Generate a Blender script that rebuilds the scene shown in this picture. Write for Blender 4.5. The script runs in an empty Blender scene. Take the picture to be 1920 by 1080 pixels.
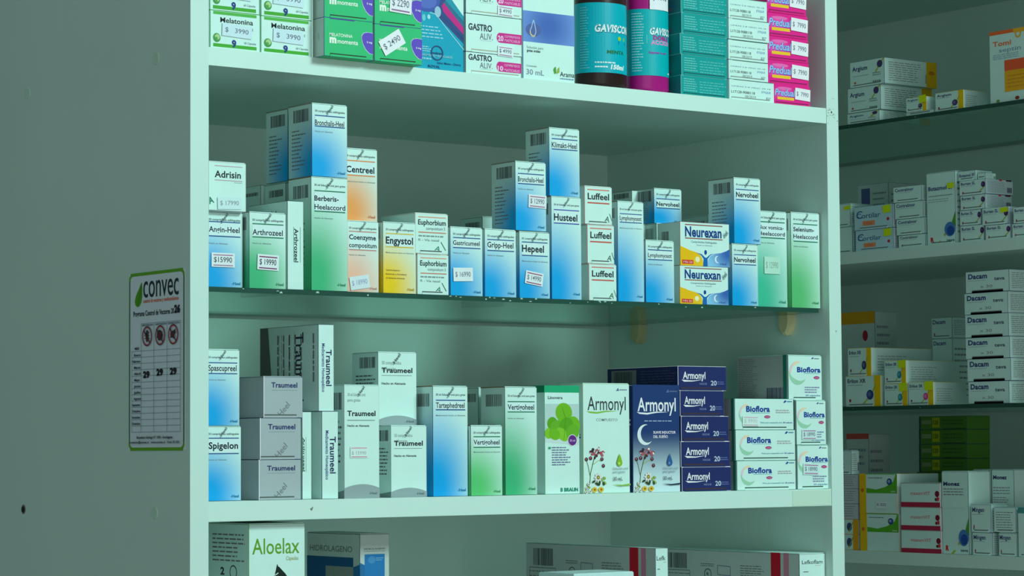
import bpy, bmesh, math, random
from mathutils import Matrix, Vector
random.seed(7)
SC = bpy.context.scene
COL = SC.collection

# ------------------------------------------------------------------ camera, world, lights, exposure
def make_camera():
    cd = bpy.data.cameras.new('camera')
    cd.sensor_width = 36.0
    cd.lens = 4871.83 / 1920 * 36.0
    cd.clip_start = 0.05
    cam = bpy.data.objects.new('camera', cd)
    yaw, pit, rol = 0.64233, 0.060985, -0.0067125
    fw = Vector((math.sin(yaw)*math.cos(pit), math.cos(yaw)*math.cos(pit), math.sin(pit)))
    rt = Vector((math.cos(yaw), -math.sin(yaw), 0))
    up = rt.cross(fw)
    r2 = math.cos(rol)*rt + math.sin(rol)*up
    u2 = -math.sin(rol)*rt + math.cos(rol)*up
    m = Matrix((r2, u2, -fw)).transposed().to_4x4()
    m.translation = Vector((-1.2296, -2.11856, 1.45))
    cam.matrix_world = m
    COL.objects.link(cam)
    SC.camera = cam
make_camera()

SC.view_settings.view_transform = 'Standard'
SC.view_settings.look = 'None'
SC.view_settings.gamma = 1.0
SC.view_settings.exposure = 0.0
SC.view_settings.use_curve_mapping = False

LT = (0.66, 1.0, 0.93)            # tint of the shop's tube light
world = bpy.data.worlds.new('world'); SC.world = world
world.use_nodes = True
world.node_tree.nodes['Background'].inputs[0].default_value = (0.70, 1.0, 0.92, 1)
world.node_tree.nodes['Background'].inputs[1].default_value = 0.28

def area(name, loc, target, sx, sy, watts, tint=LT):
    ld = bpy.data.lights.new(name, 'AREA')
    ld.shape = 'RECTANGLE'; ld.size = sx; ld.size_y = sy
    ld.energy = watts; ld.color = tint
    o = bpy.data.objects.new(name, ld)
    o.location = loc
    o.rotation_euler = (Vector(target)-Vector(loc)).to_track_quat('-Z', 'Y').to_euler()
    COL.objects.link(o)
    return o
area('ceiling_tube_light', (1.40, -2.85, 3.15), (0.45, 0.0, 1.55), 1.1, 0.6, 117)
area('front_fill_light', (-0.55, -3.4, 1.25), (0.4, 0.2, 1.55), 2.6, 1.8, 20, (0.88, 1.0, 0.95))  # unseen fill lamp, added to brighten the shelf interiors from the front

# ------------------------------------------------------------------ materials
def lin(c):
    c = c/255.0
    return c/12.92 if c <= 0.04045 else ((c+0.055)/1.055)**2.4
def alb(c):
    """albedo of a surface that reads as the sRGB colour c in the shop light"""
    return tuple(min(0.97, lin(c[i])/LT[i]) for i in range(3)) + (1.0,)
WHITE = (176, 240, 229)
PAPER = (180, 242, 230)
MATS = {}
def paint(c, rough=0.55, kind='p'):
    key = (tuple(c), rough, kind)
    if key in MATS: return MATS[key]
    m = bpy.data.materials.new('print_%d_%d_%d' % tuple(c) if kind == 'p' else kind)
    m.use_nodes = True
    nt = m.node_tree; b = nt.nodes['Principled BSDF']
    col = alb(c)
    b.inputs['Roughness'].default_value = rough
    b.inputs['Specular IOR Level'].default_value = 0.25
    tc = nt.nodes.new('ShaderNodeTexCoord'); nz = nt.nodes.new('ShaderNodeTexNoise')
    nz.inputs['Scale'].default_value = 60.0 if kind == 'p' else 9.0
    nz.inputs['Detail'].default_value = 3.0
    nt.links.new(tc.outputs['Object'], nz.inputs['Vector'])
    mx = nt.nodes.new('ShaderNodeMix'); mx.data_type = 'RGBA'
    mx.inputs[6].default_value = tuple(v*0.955 for v in col[:3])+(1,)
    mx.inputs[7].default_value = tuple(min(1, v*1.03) for v in col[:3])+(1,)
    nt.links.new(nz.outputs[0], mx.inputs[0])
    nt.links.new(mx.outputs[2], b.inputs['Base Color'])
    MATS[key] = m
    return m

def mathn(nt, op, a, b=None, clamp=False):
    n = nt.nodes.new('ShaderNodeMath'); n.operation = op; n.use_clamp = clamp
    for i, v in enumerate((a, b)):
        if v is None: continue
        if isinstance(v, (int, float)): n.inputs[i].default_value = v
        else: nt.links.new(v, n.inputs[i])
    return n.outputs[0]
def grad(c, base=PAPER, cu=0.08, cv=0.10, ru=1.5, rv=0.92, lo=0.12, hi=1.0, name='gradient'):
    """printed airbrush gradient: full colour near (cu, cv) of the front, fading to the paper"""
    key = (tuple(c), tuple(base), cu, cv, ru, rv, lo, hi)
    if key in MATS: return MATS[key]
    m = bpy.data.materials.new('%s_print_%d_%d_%d' % ((name,)+tuple(c))); m.use_nodes = True
    nt = m.node_tree; b = nt.nodes['Principled BSDF']
    b.inputs['Roughness'].default_value = 0.5
    b.inputs['Specular IOR Level'].default_value = 0.25
    uv = nt.nodes.new('ShaderNodeUVMap'); sp = nt.nodes.new('ShaderNodeSeparateXYZ')
    nt.links.new(uv.outputs[0], sp.inputs[0])
    du = mathn(nt, 'DIVIDE', mathn(nt, 'SUBTRACT', sp.outputs[0], cu), ru)
    dv = mathn(nt, 'DIVIDE', mathn(nt, 'SUBTRACT', sp.outputs[1], cv), rv)
    d = mathn(nt, 'SQRT', mathn(nt, 'ADD', mathn(nt, 'MULTIPLY', du, du), mathn(nt, 'MULTIPLY', dv, dv)))
    mr = nt.nodes.new('ShaderNodeMapRange'); mr.interpolation_type = 'SMOOTHSTEP'
    mr.inputs['From Min'].default_value = lo; mr.inputs['From Max'].default_value = hi
    nt.links.new(d, mr.inputs['Value'])
    mx = nt.nodes.new('ShaderNodeMix'); mx.data_type = 'RGBA'
    mx.inputs[6].default_value = alb(c); mx.inputs[7].default_value = alb(base)
    nt.links.new(mr.outputs[0], mx.inputs[0]); nt.links.new(mx.outputs[2], b.inputs['Base Color'])
    MATS[key] = m
    return m

def glass_mat():
    m = bpy.data.materials.new('shelf_glass'); m.use_nodes = True
    nt = m.node_tree; nt.nodes.clear()
    out = nt.nodes.new('ShaderNodeOutputMaterial'); mix = nt.nodes.new('ShaderNodeMixShader')
    tr = nt.nodes.new('ShaderNodeBsdfTransparent'); gl = nt.nodes.new('ShaderNodeBsdfGlossy')
    tr.inputs[0].default_value = (0.62, 0.75, 0.70, 1)
    gl.inputs[0].default_value = (0.8, 0.95, 0.9, 1); gl.inputs['Roughness'].default_value = 0.04
    fr = nt.nodes.new('ShaderNodeFresnel'); fr.inputs[0].default_value = 1.33
    ge = nt.nodes.new('ShaderNodeNewGeometry'); nt.links.new(mathn(nt, 'MULTIPLY', fr.outputs[0], mathn(nt, 'SUBTRACT', 1.0, ge.outputs['Backfacing'])), mix.inputs[0]); nt.links.new(tr.outputs[0], mix.inputs[1])
    nt.links.new(gl.outputs[0], mix.inputs[2]); nt.links.new(mix.outputs[0], out.inputs[0])
    return m
GLASS = glass_mat()
GLASS_EDGE = paint((34, 78, 66), 0.25, 'green_glass_edge')
BOARD = paint((178, 236, 222), 0.45, 'white_melamine')
BOARD2 = paint((175, 231, 218), 0.5, 'white_melamine_panel')

# ------------------------------------------------------------------ mesh building
_glyph = {}
def glyph(s, bold=0.0):
    bold += .007
    key = (s, bold)
    if key not in _glyph:
        c = bpy.data.curves.new('t', 'FONT'); c.body = s; c.space_character = 1.0 + max(0, bold-.012)*2.0
        c.resolution_u = 3; c.offset = bold; c.fill_mode = 'FRONT'
        o = bpy.data.objects.new('t', c)
        me = o.to_mesh()
        vs = [(v.co.x, v.co.y) for v in me.vertices]
        fs = [tuple(p.vertices) for p in me.polygons]
        o.to_mesh_clear()
        bpy.data.objects.remove(o); bpy.data.curves.remove(c)
        xs = [v[0] for v in vs] or [0, 1]
        _glyph[key] = (vs, fs, min(xs), max(xs))
    return _glyph[key]

class Geo:
    """collects polygons with materials, becomes ONE mesh object"""
    def __init__(s): s.v = []; s.f = []; s.m = []; s.uv = {}; s.mats = []
    def mi(s, mat):
        if mat not in s.mats: s.mats.append(mat)
        return s.mats.index(mat)
    def poly(s, pts, mat, uvs=None):
        i = len(s.v); s.v += [tuple(p) for p in pts]
        s.f.append(tuple(range(i, i+len(pts)))); s.m.append(s.mi(mat))
        if uvs: s.uv[len(s.f)-1] = uvs
    def tris(s, vs, fs, mat):
        i = len(s.v); s.v += [tuple(p) for p in vs]; k = s.mi(mat)
        for f in fs: s.f.append(tuple(a+i for a in f)); s.m.append(k)
    def box(s, a, b, mat, mats=None):
        (x0, y0, z0), (x1, y1, z1) = a, b; mats = mats or {}
        q = {'front': ((x0,y0,z0),(x1,y0,z0),(x1,y0,z1),(x0,y0,z1)), 'back': ((x1,y1,z0),(x0,y1,z0),(x0,y1,z1),(x1,y1,z1)),
             'left': ((x0,y1,z0),(x0,y0,z0),(x0,y0,z1),(x0,y1,z1)), 'right': ((x1,y0,z0),(x1,y1,z0),(x1,y1,z1),(x1,y0,z1)),
             'top': ((x0,y0,z1),(x1,y0,z1),(x1,y1,z1),(x0,y1,z1)), 'bottom': ((x0,y1,z0),(x1,y1,z0),(x1,y0,z0),(x0,y0,z0))}
        for n, p in q.items(): s.poly(p, mats.get(n, mat))
    def build(s, name, parent=None, loc=None, rotz=0.0, weld=False, smooth=False):
        me = bpy.data.meshes.new(name)
        me.from_pydata(s.v, [], s.f)
        for m in s.mats: me.materials.append(m)
        me.polygons.foreach_set('material_index', s.m)
        if s.uv:
            ul = me.uv_layers.new(name='UVMap')
            for fi, uvs in s.uv.items():
                p = me.polygons[fi]
                for k, li in enumerate(p.loop_indices): ul.data[li].uv = uvs[k]
        if weld:
            bm = bmesh.new(); bm.from_mesh(me); bmesh.ops.remove_doubles(bm, verts=bm.verts, dist=1e-6)
            bm.to_mesh(me); bm.free()
        if smooth: me.polygons.foreach_set('use_smooth', [True]*len(me.polygons))
        me.update()
        o = bpy.data.objects.new(name, me); COL.objects.link(o)
        if parent: o.parent = parent
        if loc: o.location = loc
        o.rotation_euler = (0, 0, rotz)
        return o

class Face:
    """prints flat artwork on one face of a thing: u left to right, t from the top, both 0..1"""
    def __init__(s, geo, w, h, fn, lift=0.00008):
        s.g = geo; s.w = w; s.h = h; s.fn = fn; s.n = lift
    def up(s): s.n += 0.000018
    def pt(s, u, t): return s.fn(u*s.w, (1-t)*s.h, s.n)
    def poly(s, pts, c):
        s.up(); m = c if hasattr(c, 'node_tree') else paint(c)
        a = sum(pts[i][0]*pts[(i+1) % len(pts)][1]-pts[(i+1) % len(pts)][0]*pts[i][1] for i in range(len(pts)))
        if a > 0: pts = pts[::-1]
        s.g.poly([s.pt(*p) for p in pts], m, [(p[0], 1-p[1]) for p in pts])
    def rect(s, u0, t0, u1, t1, c): s.poly([(u0, t1), (u1, t1), (u1, t0), (u0, t0)], c)
    def ell(s, u, t, ru, rt, c, rot=0, n=18):
        a = math.radians(rot); k = s.w/s.h; P = []
        for i in range(n):
            x = ru*math.cos(2*math.pi*i/n); y = rt/k*math.sin(2*math.pi*i/n)
            P.append((u+x*math.cos(a)-y*math.sin(a), t+(x*math.sin(a)+y*math.cos(a))*k))
        s.poly(P, c)
    def ring(s, u, t, ru, wd, c, a0=0, a1=360, n=28, taper=False):
        """circle arc of radius ru and width wd (both in face widths); angles clockwise from the right"""
        s.up(); k = s.w/s.h; m = paint(c)
        for i in range(n):
            q = []
            for j in (i, i+1):
                f = j/n; a = math.radians(a0+(a1-a0)*f); w = wd*(math.sin(math.pi*min(1, f*1.0))*0.95+0.05 if taper else 1)
                q.append(((ru-w)*math.cos(a), (ru-w)*math.sin(a)*k)); q.append((ru*math.cos(a), ru*math.sin(a)*k))
            s.g.poly([s.pt(u+x, t+y) for x, y in (q[0], q[2], q[3], q[1])], m)
    def line(s, pts, wd, c):
        """polyline of width wd (face widths)"""
        s.up(); k = s.w/s.h; m = paint(c)
        for (a, b), (e, f) in zip(pts, pts[1:]):
            dx, dy = e-a, (f-b)/k; L = math.hypot(dx, dy) or 1
            nx, ny = -dy/L*wd/2, dx/L*wd/2*k
            s.g.poly([s.pt(a+nx, b+ny), s.pt(a-nx, b-ny), s.pt(e-nx, f-ny), s.pt(e+nx, f+ny)][::-1], m)
    def text(s, str_, u, t, wu, cap, c, bold=0.0, rot=0, shear=0.0):
        """text whose baseline starts at (u, t), wu wide and with capitals cap high (face fractions)"""
        s.up(); vs, fs, x0, x1 = glyph(str_, bold); m = paint(c)
        kx = wu*s.w/max(1e-6, x1-x0); ky = cap*s.h/0.73; a = math.radians(rot); ca, sa = math.cos(a), math.sin(a)
        P = []
        for x, y in vs:
            X = (x-x0)*kx + y*ky*shear; Y = y*ky
            P.append(s.fn(u*s.w + X*ca - Y*sa, (1-t)*s.h + X*sa + Y*ca, s.n))
        s.g.tris(P, fs, m)
    def para(s, u0, t0, u1, t1, n, c, fill=0.5, seed=1, rag=0.25):
        """small print too fine to read: rows of dashes"""
        s.up(); rnd = random.Random(seed); m = paint(c); dt = (t1-t0)/n
        for i in range(n):
            e = u1-(u1-u0)*rnd.random()*rag; u = u0; ta = t0+dt*i+dt*(1-fill)/2; tb = ta+dt*fill
            while u < e:
                wd = (u1-u0)*rnd.uniform(.06, .2); b = min(e, u+wd)
                s.g.poly([s.pt(*q) for q in ((u, tb), (b, tb), (b, ta), (u, ta))], m); u = b+(u1-u0)*.03
    def vpara(s, u0, t0, u1, t1, n, c, fill=0.5, seed=1):
        s.up(); rnd = random.Random(seed); m = paint(c); du = (u1-u0)/n
        for i in range(n):
            e = t1-(t1-t0)*rnd.random()*.3; t = t0; a = u0+du*i; b = a+du*fill
            while t < e:
                q = min(e, t+(t1-t0)*rnd.uniform(.06, .2)); s.g.poly([s.pt(*p) for p in ((a, q), (b, q), (b, t), (a, t))], m); t = q+(t1-t0)*.03
    def bars(s, u0, t0, u1, t1, c, seed=1, back=None):
        if back: s.rect(u0-.03, t0-.015, u1+.03, t1+.015, back)
        s.up(); rnd = random.Random(seed); m = paint(c); u = u0
        while u < u1:
            w = (u1-u0)*rnd.choice((.012, .02, .02, .035)); b = min(u1, u+w)
            s.g.poly([s.pt(*q) for q in ((u, t1), (b, t1), (b, t0), (u, t0))], m); u = b+(u1-u0)*rnd.choice((.012, .018, .03))

DARK = (26, 40, 52); INK = (48, 66, 78); GREY = (112, 150, 150); FAINT = (128, 176, 172)
INKB = (60, 84, 84)

class Carton:
    def __init__(k, w, h, d):
        k.w, k.h, k.d = w, h, d
        k.geo = Geo(); k.kids = []
        k.F = Face(k.geo, w, h, lambda x, z, n: (x, -n, z))
        k.L = Face(k.geo, d, h, lambda x, z, n: (-n, d-x, z))
        k.R = Face(k.geo, d, h, lambda x, z, n: (w+n, x, z))
        k.body = PAPER; k.side = {}; k.grad = None
    def kid(k, name, side='F', lift=0.0009, label=None):
        g = Geo()
        fn = {'F': lambda x, z, n: (x, -n, z), 'L': lambda x, z, n: (-n, k.d-x, z), 'R': lambda x, z, n: (k.w+n, x, z)}[side]
        f = Face(g, k.w if side == 'F' else k.d, k.h, fn, lift)
        k.kids.append((name, g, label)); return f
    def seal(k, u=.42, t=None, size=.3, c=(60, 100, 104)):
        if t is None: t = .30*k.w/k.h
        f = k.kid('seal', lift=.0008); cap = .075*k.w/k.h
        f.text('-Heel', u, t, size, cap, c, .0, rot=52)
    def sticker(k, u, t, wu, hu, rot=0, price=None, c=(196, 238, 236), lines=(150, 110, 140), side='F', ink=(84, 108, 122), name='price_sticker', label=None, faint=False):
        """small paper sticker; (u,t) centre, wu/hu in face widths"""
        f = k.kid(name, side, lift=.00095, label=label); W = f.w; a = math.radians(rot); ca, sa = math.cos(a), math.sin(a)
        def loc(x, y):
            X = x*ca-y*sa; Y = x*sa+y*ca
            return u+X, t-Y*W/f.h
        def quad(x0, y0, x1, y1, col): f.poly([loc(x0, y0), loc(x1, y0), loc(x1, y1), loc(x0, y1)], col)
        quad(-wu/2, -hu/2, wu/2, hu/2, c)
        # thickness
        if lines:
            quad(-wu*.42, hu*.30, wu*.42, hu*.38, lines); quad(-wu*.42, -hu*.42, wu*.42, -hu*.34, lines)
        if price:
            x, y = loc(-wu*.40, -hu*.16)
            f.text(price, x, y, wu*.78, hu*.38*W/f.h, ink, 0.0, rot=rot)
    def flap(k, u0=.12, u1=.86, c=None, seam=(70, 92, 88)):
        hh = .0022
        k.F.rect(u0, 1-(hh+.0012)/k.h, u1, 1-hh/k.h, seam)
        g = Geo(); g.box((u0*k.w, -.0005, .0002), (u1*k.w, .0006, hh), paint(c or k.body)); k.kids.append(('tuck_flap', g, None))
    def build(k, name, loc, rot):
        w, h, d = k.w, k.h, k.d
        if h > .9*w and w > .02:
            g2 = Geo(); q = k.side.get('top', k.body if not k.grad else PAPER); g2.box((.0009, .0009, h-.0007), (w-.0009, d-.0009, h), paint(q)); k.kids.append(('top_flap', g2, None)); h -= .0007
        bm = bmesh.new()
        V = [bm.verts.new(p) for p in ((0,0,0),(w,0,0),(w,d,0),(0,d,0),(0,0,h),(w,0,h),(w,d,h),(0,d,h))]
        uvl = bm.loops.layers.uv.new('UVMap')
        dw = d/w
        faces = {'front': ((0,1,5,4), ((0,0),(1,0),(1,1),(0,1))), 'left': ((3,0,4,7), ((-dw,0),(0,0),(0,1),(-dw,1))),
                 'right': ((1,2,6,5), ((1,0),(1+dw,0),(1+dw,1),(1,1))), 'back': ((2,3,7,6), ((2,0),(3,0),(3,1),(2,1))),
                 'top': ((4,5,6,7), ((2,2),)*4), 'bottom': ((3,2,1,0), ((2,2),)*4)}
        g = k.geo
        base = k.grad or paint(k.body)
        for n, (ix, uvs) in faces.items():
            f = bm.faces.new([V[i] for i in ix])
            mt = k.side.get(n); mt = base if mt is None else (mt if hasattr(mt, 'node_tree') else paint(mt))
            f.material_index = g.mi(mt)
            for lp, uv in zip(f.loops, uvs): lp[uvl].uv = uv
        bmesh.ops.bevel(bm, geom=list(bm.edges), offset=.0004, segments=1, profile=.5, affect='EDGES')
        me0 = bpy.data.meshes.new('b'); bm.to_mesh(me0); bm.free()
        ul = me0.uv_layers[0].data
        for p in me0.polygons:
            i = len(g.v); g.v += [tuple(me0.vertices[a].co) for a in p.vertices]
            g.f.append(tuple(range(i, i+len(p.vertices)))); g.m.append(p.material_index)
            g.uv[len(g.f)-1] = [tuple(ul[li].uv) for li in p.loop_indices]
        bpy.data.meshes.remove(me0)
        o = g.build(name, None, loc, math.radians(rot))
        for nm, gg, lb in k.kids:
            c = gg.build(nm, o)
            if lb: c['label'] = lb
        return o

# ------------------------------------------------------------------ carton artwork
BLUE = (0, 164, 228); GREEN = (52, 182, 122); ORANGE = (232, 160, 84); PEACH = (222, 190, 160); YELLOW = (228, 204, 18)
LB = (44, 96, 150); LG = (40, 130, 96); LO = (196, 140, 80); LP = (170, 140, 130); LY = (190, 190, 70)
def heel(title, col, lc, l1=.15, tb=.285, cap=.075, l2=.325, he=.42, tw=.82, med=False, tt=.12, tb2=None, seal=True, gr=True, u0=.09, extra=None, st=None, bars=True, second=None):
    """tall carton with a colour gradient, two rules and the name between them"""
    def art(k):
        F, L = k.F, k.L
        if gr: k.grad = grad(col)
        r = .011*k.w/k.h*1.2
        F.text('50 comprimidos sublinguales' if k.h/k.w < 2.2 else '30 ml Solución oral para gotas', u0, tt, .84, .030*1.7*k.w/k.h, DARK if not gr else INK, .01)
        F.rect(u0, l1-r, u0+.84, l1+r, lc); F.rect(u0, l2-r, u0+.84, l2+r, lc)
        F.rect(u0, l1+r*1.2, u0+.84, l2-r*1.2, (184, 240, 234))
        bd = .022 if len(title) < 10 else .012; F.text(title, u0, tb, tw, cap, DARK, bd)
        if second: F.text(second, u0, tb2, .84 if len(second) > 8 else .6, cap, DARK, .012)
        if he: F.text('Medicamento hecho en Alemania' if med else 'Hecho en Alemania', u0, he, .84 if med else .5, .022*1.7*k.w/k.h, GREY)
        F.text('-Heel', .70, .955, .23, .04*1.7*k.w/k.h, tuple(int(v*.75) for v in col), .02)
        if extra:
            for s_, t_, w_ in extra: F.text(s_, u0, t_, w_, .022, (110, 100, 40))
        if bars:
            L.bars(.22, .07, .88, .07+.30*k.w/k.h, (52, 62, 66), seed=len(title))
            L.para(.15, .33, .75, .9, 11, (96, 120, 124), .3, seed=len(title), rag=.5)
        L.rect(0, 0, 1, .008, (120, 116, 84))
        if seal: k.seal()
        if st: k.sticker(**st)
    return art
def plain(c=PAPER, bars=True, lines=True, seed=1, gradc=None):
    def art(k):
        k.body = c
        if gradc: k.grad = grad(gradc)
        if bars: k.L.bars(.22, .06, .88, .06+.3*k.w/k.h, (52, 62, 66), seed=seed)
        if lines: k.L.para(.15, .35, .8, .85, 9, (110, 134, 134), .3, seed=seed, rag=.5)
    return art
def luffeel(k):
    F = k.F; RED = (176, 92, 78)
    F.rect(.1, .085, .9, .115, (188, 130, 118)); F.text('Luffeel', .11, .35, .78, .17, DARK, .015)
    F.rect(.1, .425, .9, .46, RED); F.text('A', .72, .90, .17, .15, (50, 110, 84), 0, rot=-12)
    F.line([(.9, .70), (.99, .89)], .02, (50, 110, 84)); k.flap(.15, .8)
def euphorbium(k):
    F = k.F; F.rect(.1, .09, .93, .115, (190, 160, 130)); F.text('Euphorbium', .09, .29, .84, .13, DARK, .015)
    F.text('compositum S', .33, .41, .58, .075, (96, 130, 130)); F.rect(.1, .465, .93, .49, (176, 130, 100))
    F.para(.1, .53, .86, .6, 1, (110, 150, 148), .5, 3, .05); F.text('R - Vía nasal', .1, .69, .62, .06, (96, 136, 136))
    F.text('A', .58, .90, .17, .14, (60, 140, 110), 0, rot=-20); F.line([(.78, .70), (.92, .90)], .022, (50, 110, 84)); k.flap(.15, .8)
    k.L.para(.2, .25, .8, .7, 5, (120, 140, 138), .25, 4)
def neurexan(k):
    F = k.F; NB = (18, 62, 132)
    F.rect(.1, .05, .86, .075, (132, 92, 84)); F.text('Neurexan', .1, .33, .74, .235, NB, .025); F.rect(.1, .36, .86, .385, (132, 92, 84))
    F.text('Comprimidos Sublinguales', .22, .47, .52, .045, (72, 110, 130)); F.text('Hecho en Alemania', .33, .535, .32, .03, (110, 150, 160))
    F.poly([(0, .56), (.1, .60), (.2, .65), (.33, .69), (.41, .76), (.45, .86), (.465, 1), (0, 1)], grad((222, 190, 10), (225, 218, 60), 0, .5, 1, 1, .3, 1.1))
    F.poly([(1, .58), (.93, .63), (.82, .68), (.70, .70), (.60, .77), (.56, .87), (.545, 1), (1, 1)], grad((44, 100, 176), (120, 200, 232), 1.0, .35, .55, .7, .1, .9))
    F.ell(.345, .85, .045, .065, (236, 240, 190)); F.ring(.75, .83, .055, .03, (200, 240, 240), 60, 290, taper=True)
    F.poly([(.455, 1), (.47, .83), (.42, .75), (.32, .695), (.43, .725), (.50, .80), (.53, .80), (.60, .725), (.69, .695), (.60, .75), (.55, .83), (.545, 1)], (12, 104, 176))
    F.ell(.51, .68, .026, .055, (10, 70, 150))
    F.rect(.035, .87, .26, .965, (190, 60, 50)); F.text('MN 50', .06, .945, .18, .05, (230, 200, 190)); F.text('-Heel', .79, .955, .14, .055, (40, 80, 150))
    k.seal(.90, .35, .12); k.L.bars(.2, .2, .5, .8, (80, 92, 92), 3)
def traumeel(narrow=False):
    def art(k):
        F = k.F; q = k.w/k.h; NAVY = (40, 50, 110)
        F.text('50 comprimidos' if q > .45 else '30 ml Solución oral', .1, .16*q*1.7, .5, .045*q*1.7, GREY); F.text('sublinguales' if q > .45 else 'para gotas', .1, .235*q*1.7, .36, .045*q*1.7, GREY)
        b = .285 if q > .45 else .275; F.text('Traumeel', .09, b, .8, .07 if q > .45 else .047, DARK, .02)
        F.rect(.09, b+.035, .87, b+.042, GREY); F.text('Hecho en Alemania', .09, b+.15*q*1.7, .62, .03*q*1.7, INK, .015)
        P = [(0, 1), (1, 1)]; t0 = .868 if q > .45 else .875
        for i in range(15): x = 1-i/14; P.append((x, t0+.055*q*1.7*(2*x-1)**2))
        F.poly(P, (128, 168, 166)); k.L.poly([(.0, 1), (1, 1), (1, t0+.05), (.6, t0+.08), (.2, t0+.06)], (110, 150, 148))
        F.text('-Heel', .7, .965, .22, .033*q*1.7, (50, 80, 84), .01)
        k.L.bars(.3, .07, .9, .22, (60, 70, 90), 9); k.L.para(.15, .3, .9, .7, 8, (80, 100, 110), .35, 5)
        k.seal(.4)
    return art
def traumeel_silver(k):
    k.body = (146, 182, 182)
    F = k.F; k.side = {'top': (150, 186, 184)}
    F.text('Traumeel', .2, .27, .66, .125, (34, 48, 104), .02); F.rect(.2, .33, .86, .34, GREY)
    F.text('Heel', .45, .98, .34, .16, (104, 130, 130), 0, rot=48); F.rect(0, 0, .02, 1, (196, 230, 226)); k.flap(.02, .84, (146, 182, 182))
def vertical_text(title, sub=None, tc=(30, 40, 90), g=None, u=.36, cap=.42, t0=.30, wv=.38):
    """narrow carton with its name printed top to bottom"""
    def art(k):
        F = k.F; r = k.w/k.h
        F.text(title, u, t0, wv/r, cap*r, tc, .015, rot=-90)
        if sub: F.text(sub, u-.27, .22, .56/r, .20*r, (60, 84, 140), .015, rot=-90)
        if g: F.rect(u-.05, .29, u-.02, .69, g); F.rect(u+cap+.1, .29, u+cap+.13, .69, g)
        k.L.vpara(.3, .1, .8, .9, 5, (110, 130, 130), .25, 3)
    return art
def traumeel_big(k):
    vertical_text('Traumeel', 'Medicamento Homeopático', t0=.29, wv=.42, u=.5, cap=.36)(k)
    L = k.L; r = k.d/k.h
    L.poly([(0, 0), (.14, 0), (.17, .3), (.2, .6), (.19, 1), (0, 1)], (92, 112, 108))
    L.text('Traumeel', .62, .08, .80/r, .14*r, (34, 44, 72), .0, rot=-90); L.rect(.595, .07, .60, .75, GREY)
    L.vpara(.33, .1, .46, .75, 3, (124, 148, 146), .16, 3); L.text('Hecho en Alemania', .50, .1, .38/r, .03*r, (60, 80, 110), .01, rot=-90)
    L.vpara(.91, .1, .94, .7, 1, (110, 130, 130), .8, 8)
def melatonina(price, hidden=False):
    def art(k):
        F = k.F; G = (56, 168, 42)
        F.rect(.06, .02, .93, .10, (70, 180, 70)); F.rect(.06, .87, .93, .96, G)
        F.text('Melatonina', .20, .30, .66, .14, DARK, .01); F.text('3 mg', .72, .44, .14, .07, INK)
        F.ell(.13, .72, .075, .12, (60, 150, 70)); F.ell(.14, .70, .05, .075, (150, 210, 140)); F.ell(.12, .74, .03, .04, (70, 160, 80))
        F.text('9', .43, .93, .09, .19, (24, 56, 130), .04); F.text('60 Cápsulas', .68, .82, .24, .06, GREY)
        k.sticker(.53, .50, .6, .22, -2, '$   3990', c=(178, 232, 236), lines=None)
    return art
def momenta(st):
    def art(k):
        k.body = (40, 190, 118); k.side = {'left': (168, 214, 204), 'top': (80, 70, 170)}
        F = k.F; W = (206, 246, 230); V = (84, 72, 190)
        F.rect(.12, .005, .62, .035, (64, 70, 150)); F.text('MELATONINA', .11, .47, .47, .085, W, .005)
        F.text('m', .11, .64, .14, .20, W, .05); F.text('momenta', .27, .64, .42, .12, W, .01)
        P = [(1, .30), (.9, .285), (.82, .31), (.775, .38), (.77, .46), (.80, .60), (.86, .74), (.93, .82), (1, .84)]
        F.poly([(u-.012 if u < 1 else u, t+(-.015 if t < .5 else .015)) for u, t in P], (150, 200, 200)); F.poly(P, V)
        F.text('3 mg', .87, .56, .11, .05, W, .01); k.flap(.12, .86, (40, 190, 118), (30, 60, 40)); k.L.text('LOT', .6, .55, .3, .06, GREY, 0, rot=90)
        if st: k.sticker(**st)
    return art
def teal_box(k):
    k.body = (0, 162, 188); F = Face(k.geo, k.w, k.h*.74, lambda x, z, n: (x, -n, z)); NV = (28, 66, 118)
    F.poly([(.20, .06), (.60, .0), (1, .0), (1, .66), (.42, .335), (.3, .30), (.2, .30)], (40, 74, 130))
    F.poly([(.48, .34), (.56, .37), (.78, .485), (1, .635), (1, .59), (.60, .38)], NV)
    F.poly([(.56, .24), (.60, .20), (1, .47), (1, .55), (.60, .31)], (176, 30, 130))
    F.poly([(.60, .20), (.64, .17), (1, .41), (1, .47)], (40, 110, 140)); F.poly([(.64, .17), (.72, .12), (1, .33), (1, .40)], (20, 150, 170))
    F.poly([(.45, .0), (1, .0), (1, .335), (.72, .12)], PAPER)
    F.ell(.26, .17, .27, .16, (58, 88, 172)); F.ell(.26, .20, .20, .09, (74, 110, 190)); F.ell(.48, .315, .065, .065, (132, 196, 214))
    F.line([(.32, .335), (.44, .345), (.62, .475), (1, .73)], .012, (150, 222, 232))
    F.ell(.2, .40, .035, .04, (90, 200, 215)); F.ell(.30, .385, .03, .028, (150, 222, 232))
    LW = (130, 214, 226)
    F.para(.05, .48, .62, .64, 4, LW, .35, 2); F.text('12', .05, .705, .09, .03, LW, .01); F.para(.05, .725, .34, .80, 3, LW, .45, 5)
    F.text('COMPRIMIDOS MASTICABLES', .05, .845, .72, .024, LW, .01); F.para(.05, .86, .36, .89, 1, LW, .6, 4)
    F.ring(.46, .80, .125, .022, NV); F.text('mint', .36, .815, .2, .03, NV, .02); F.text('Sabor Menta - Cherry', .46, .925, .48, .026, (20, 80, 130), .01); F.text('ROYAL', .28, .975, .24, .03, NV, .02)
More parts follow.
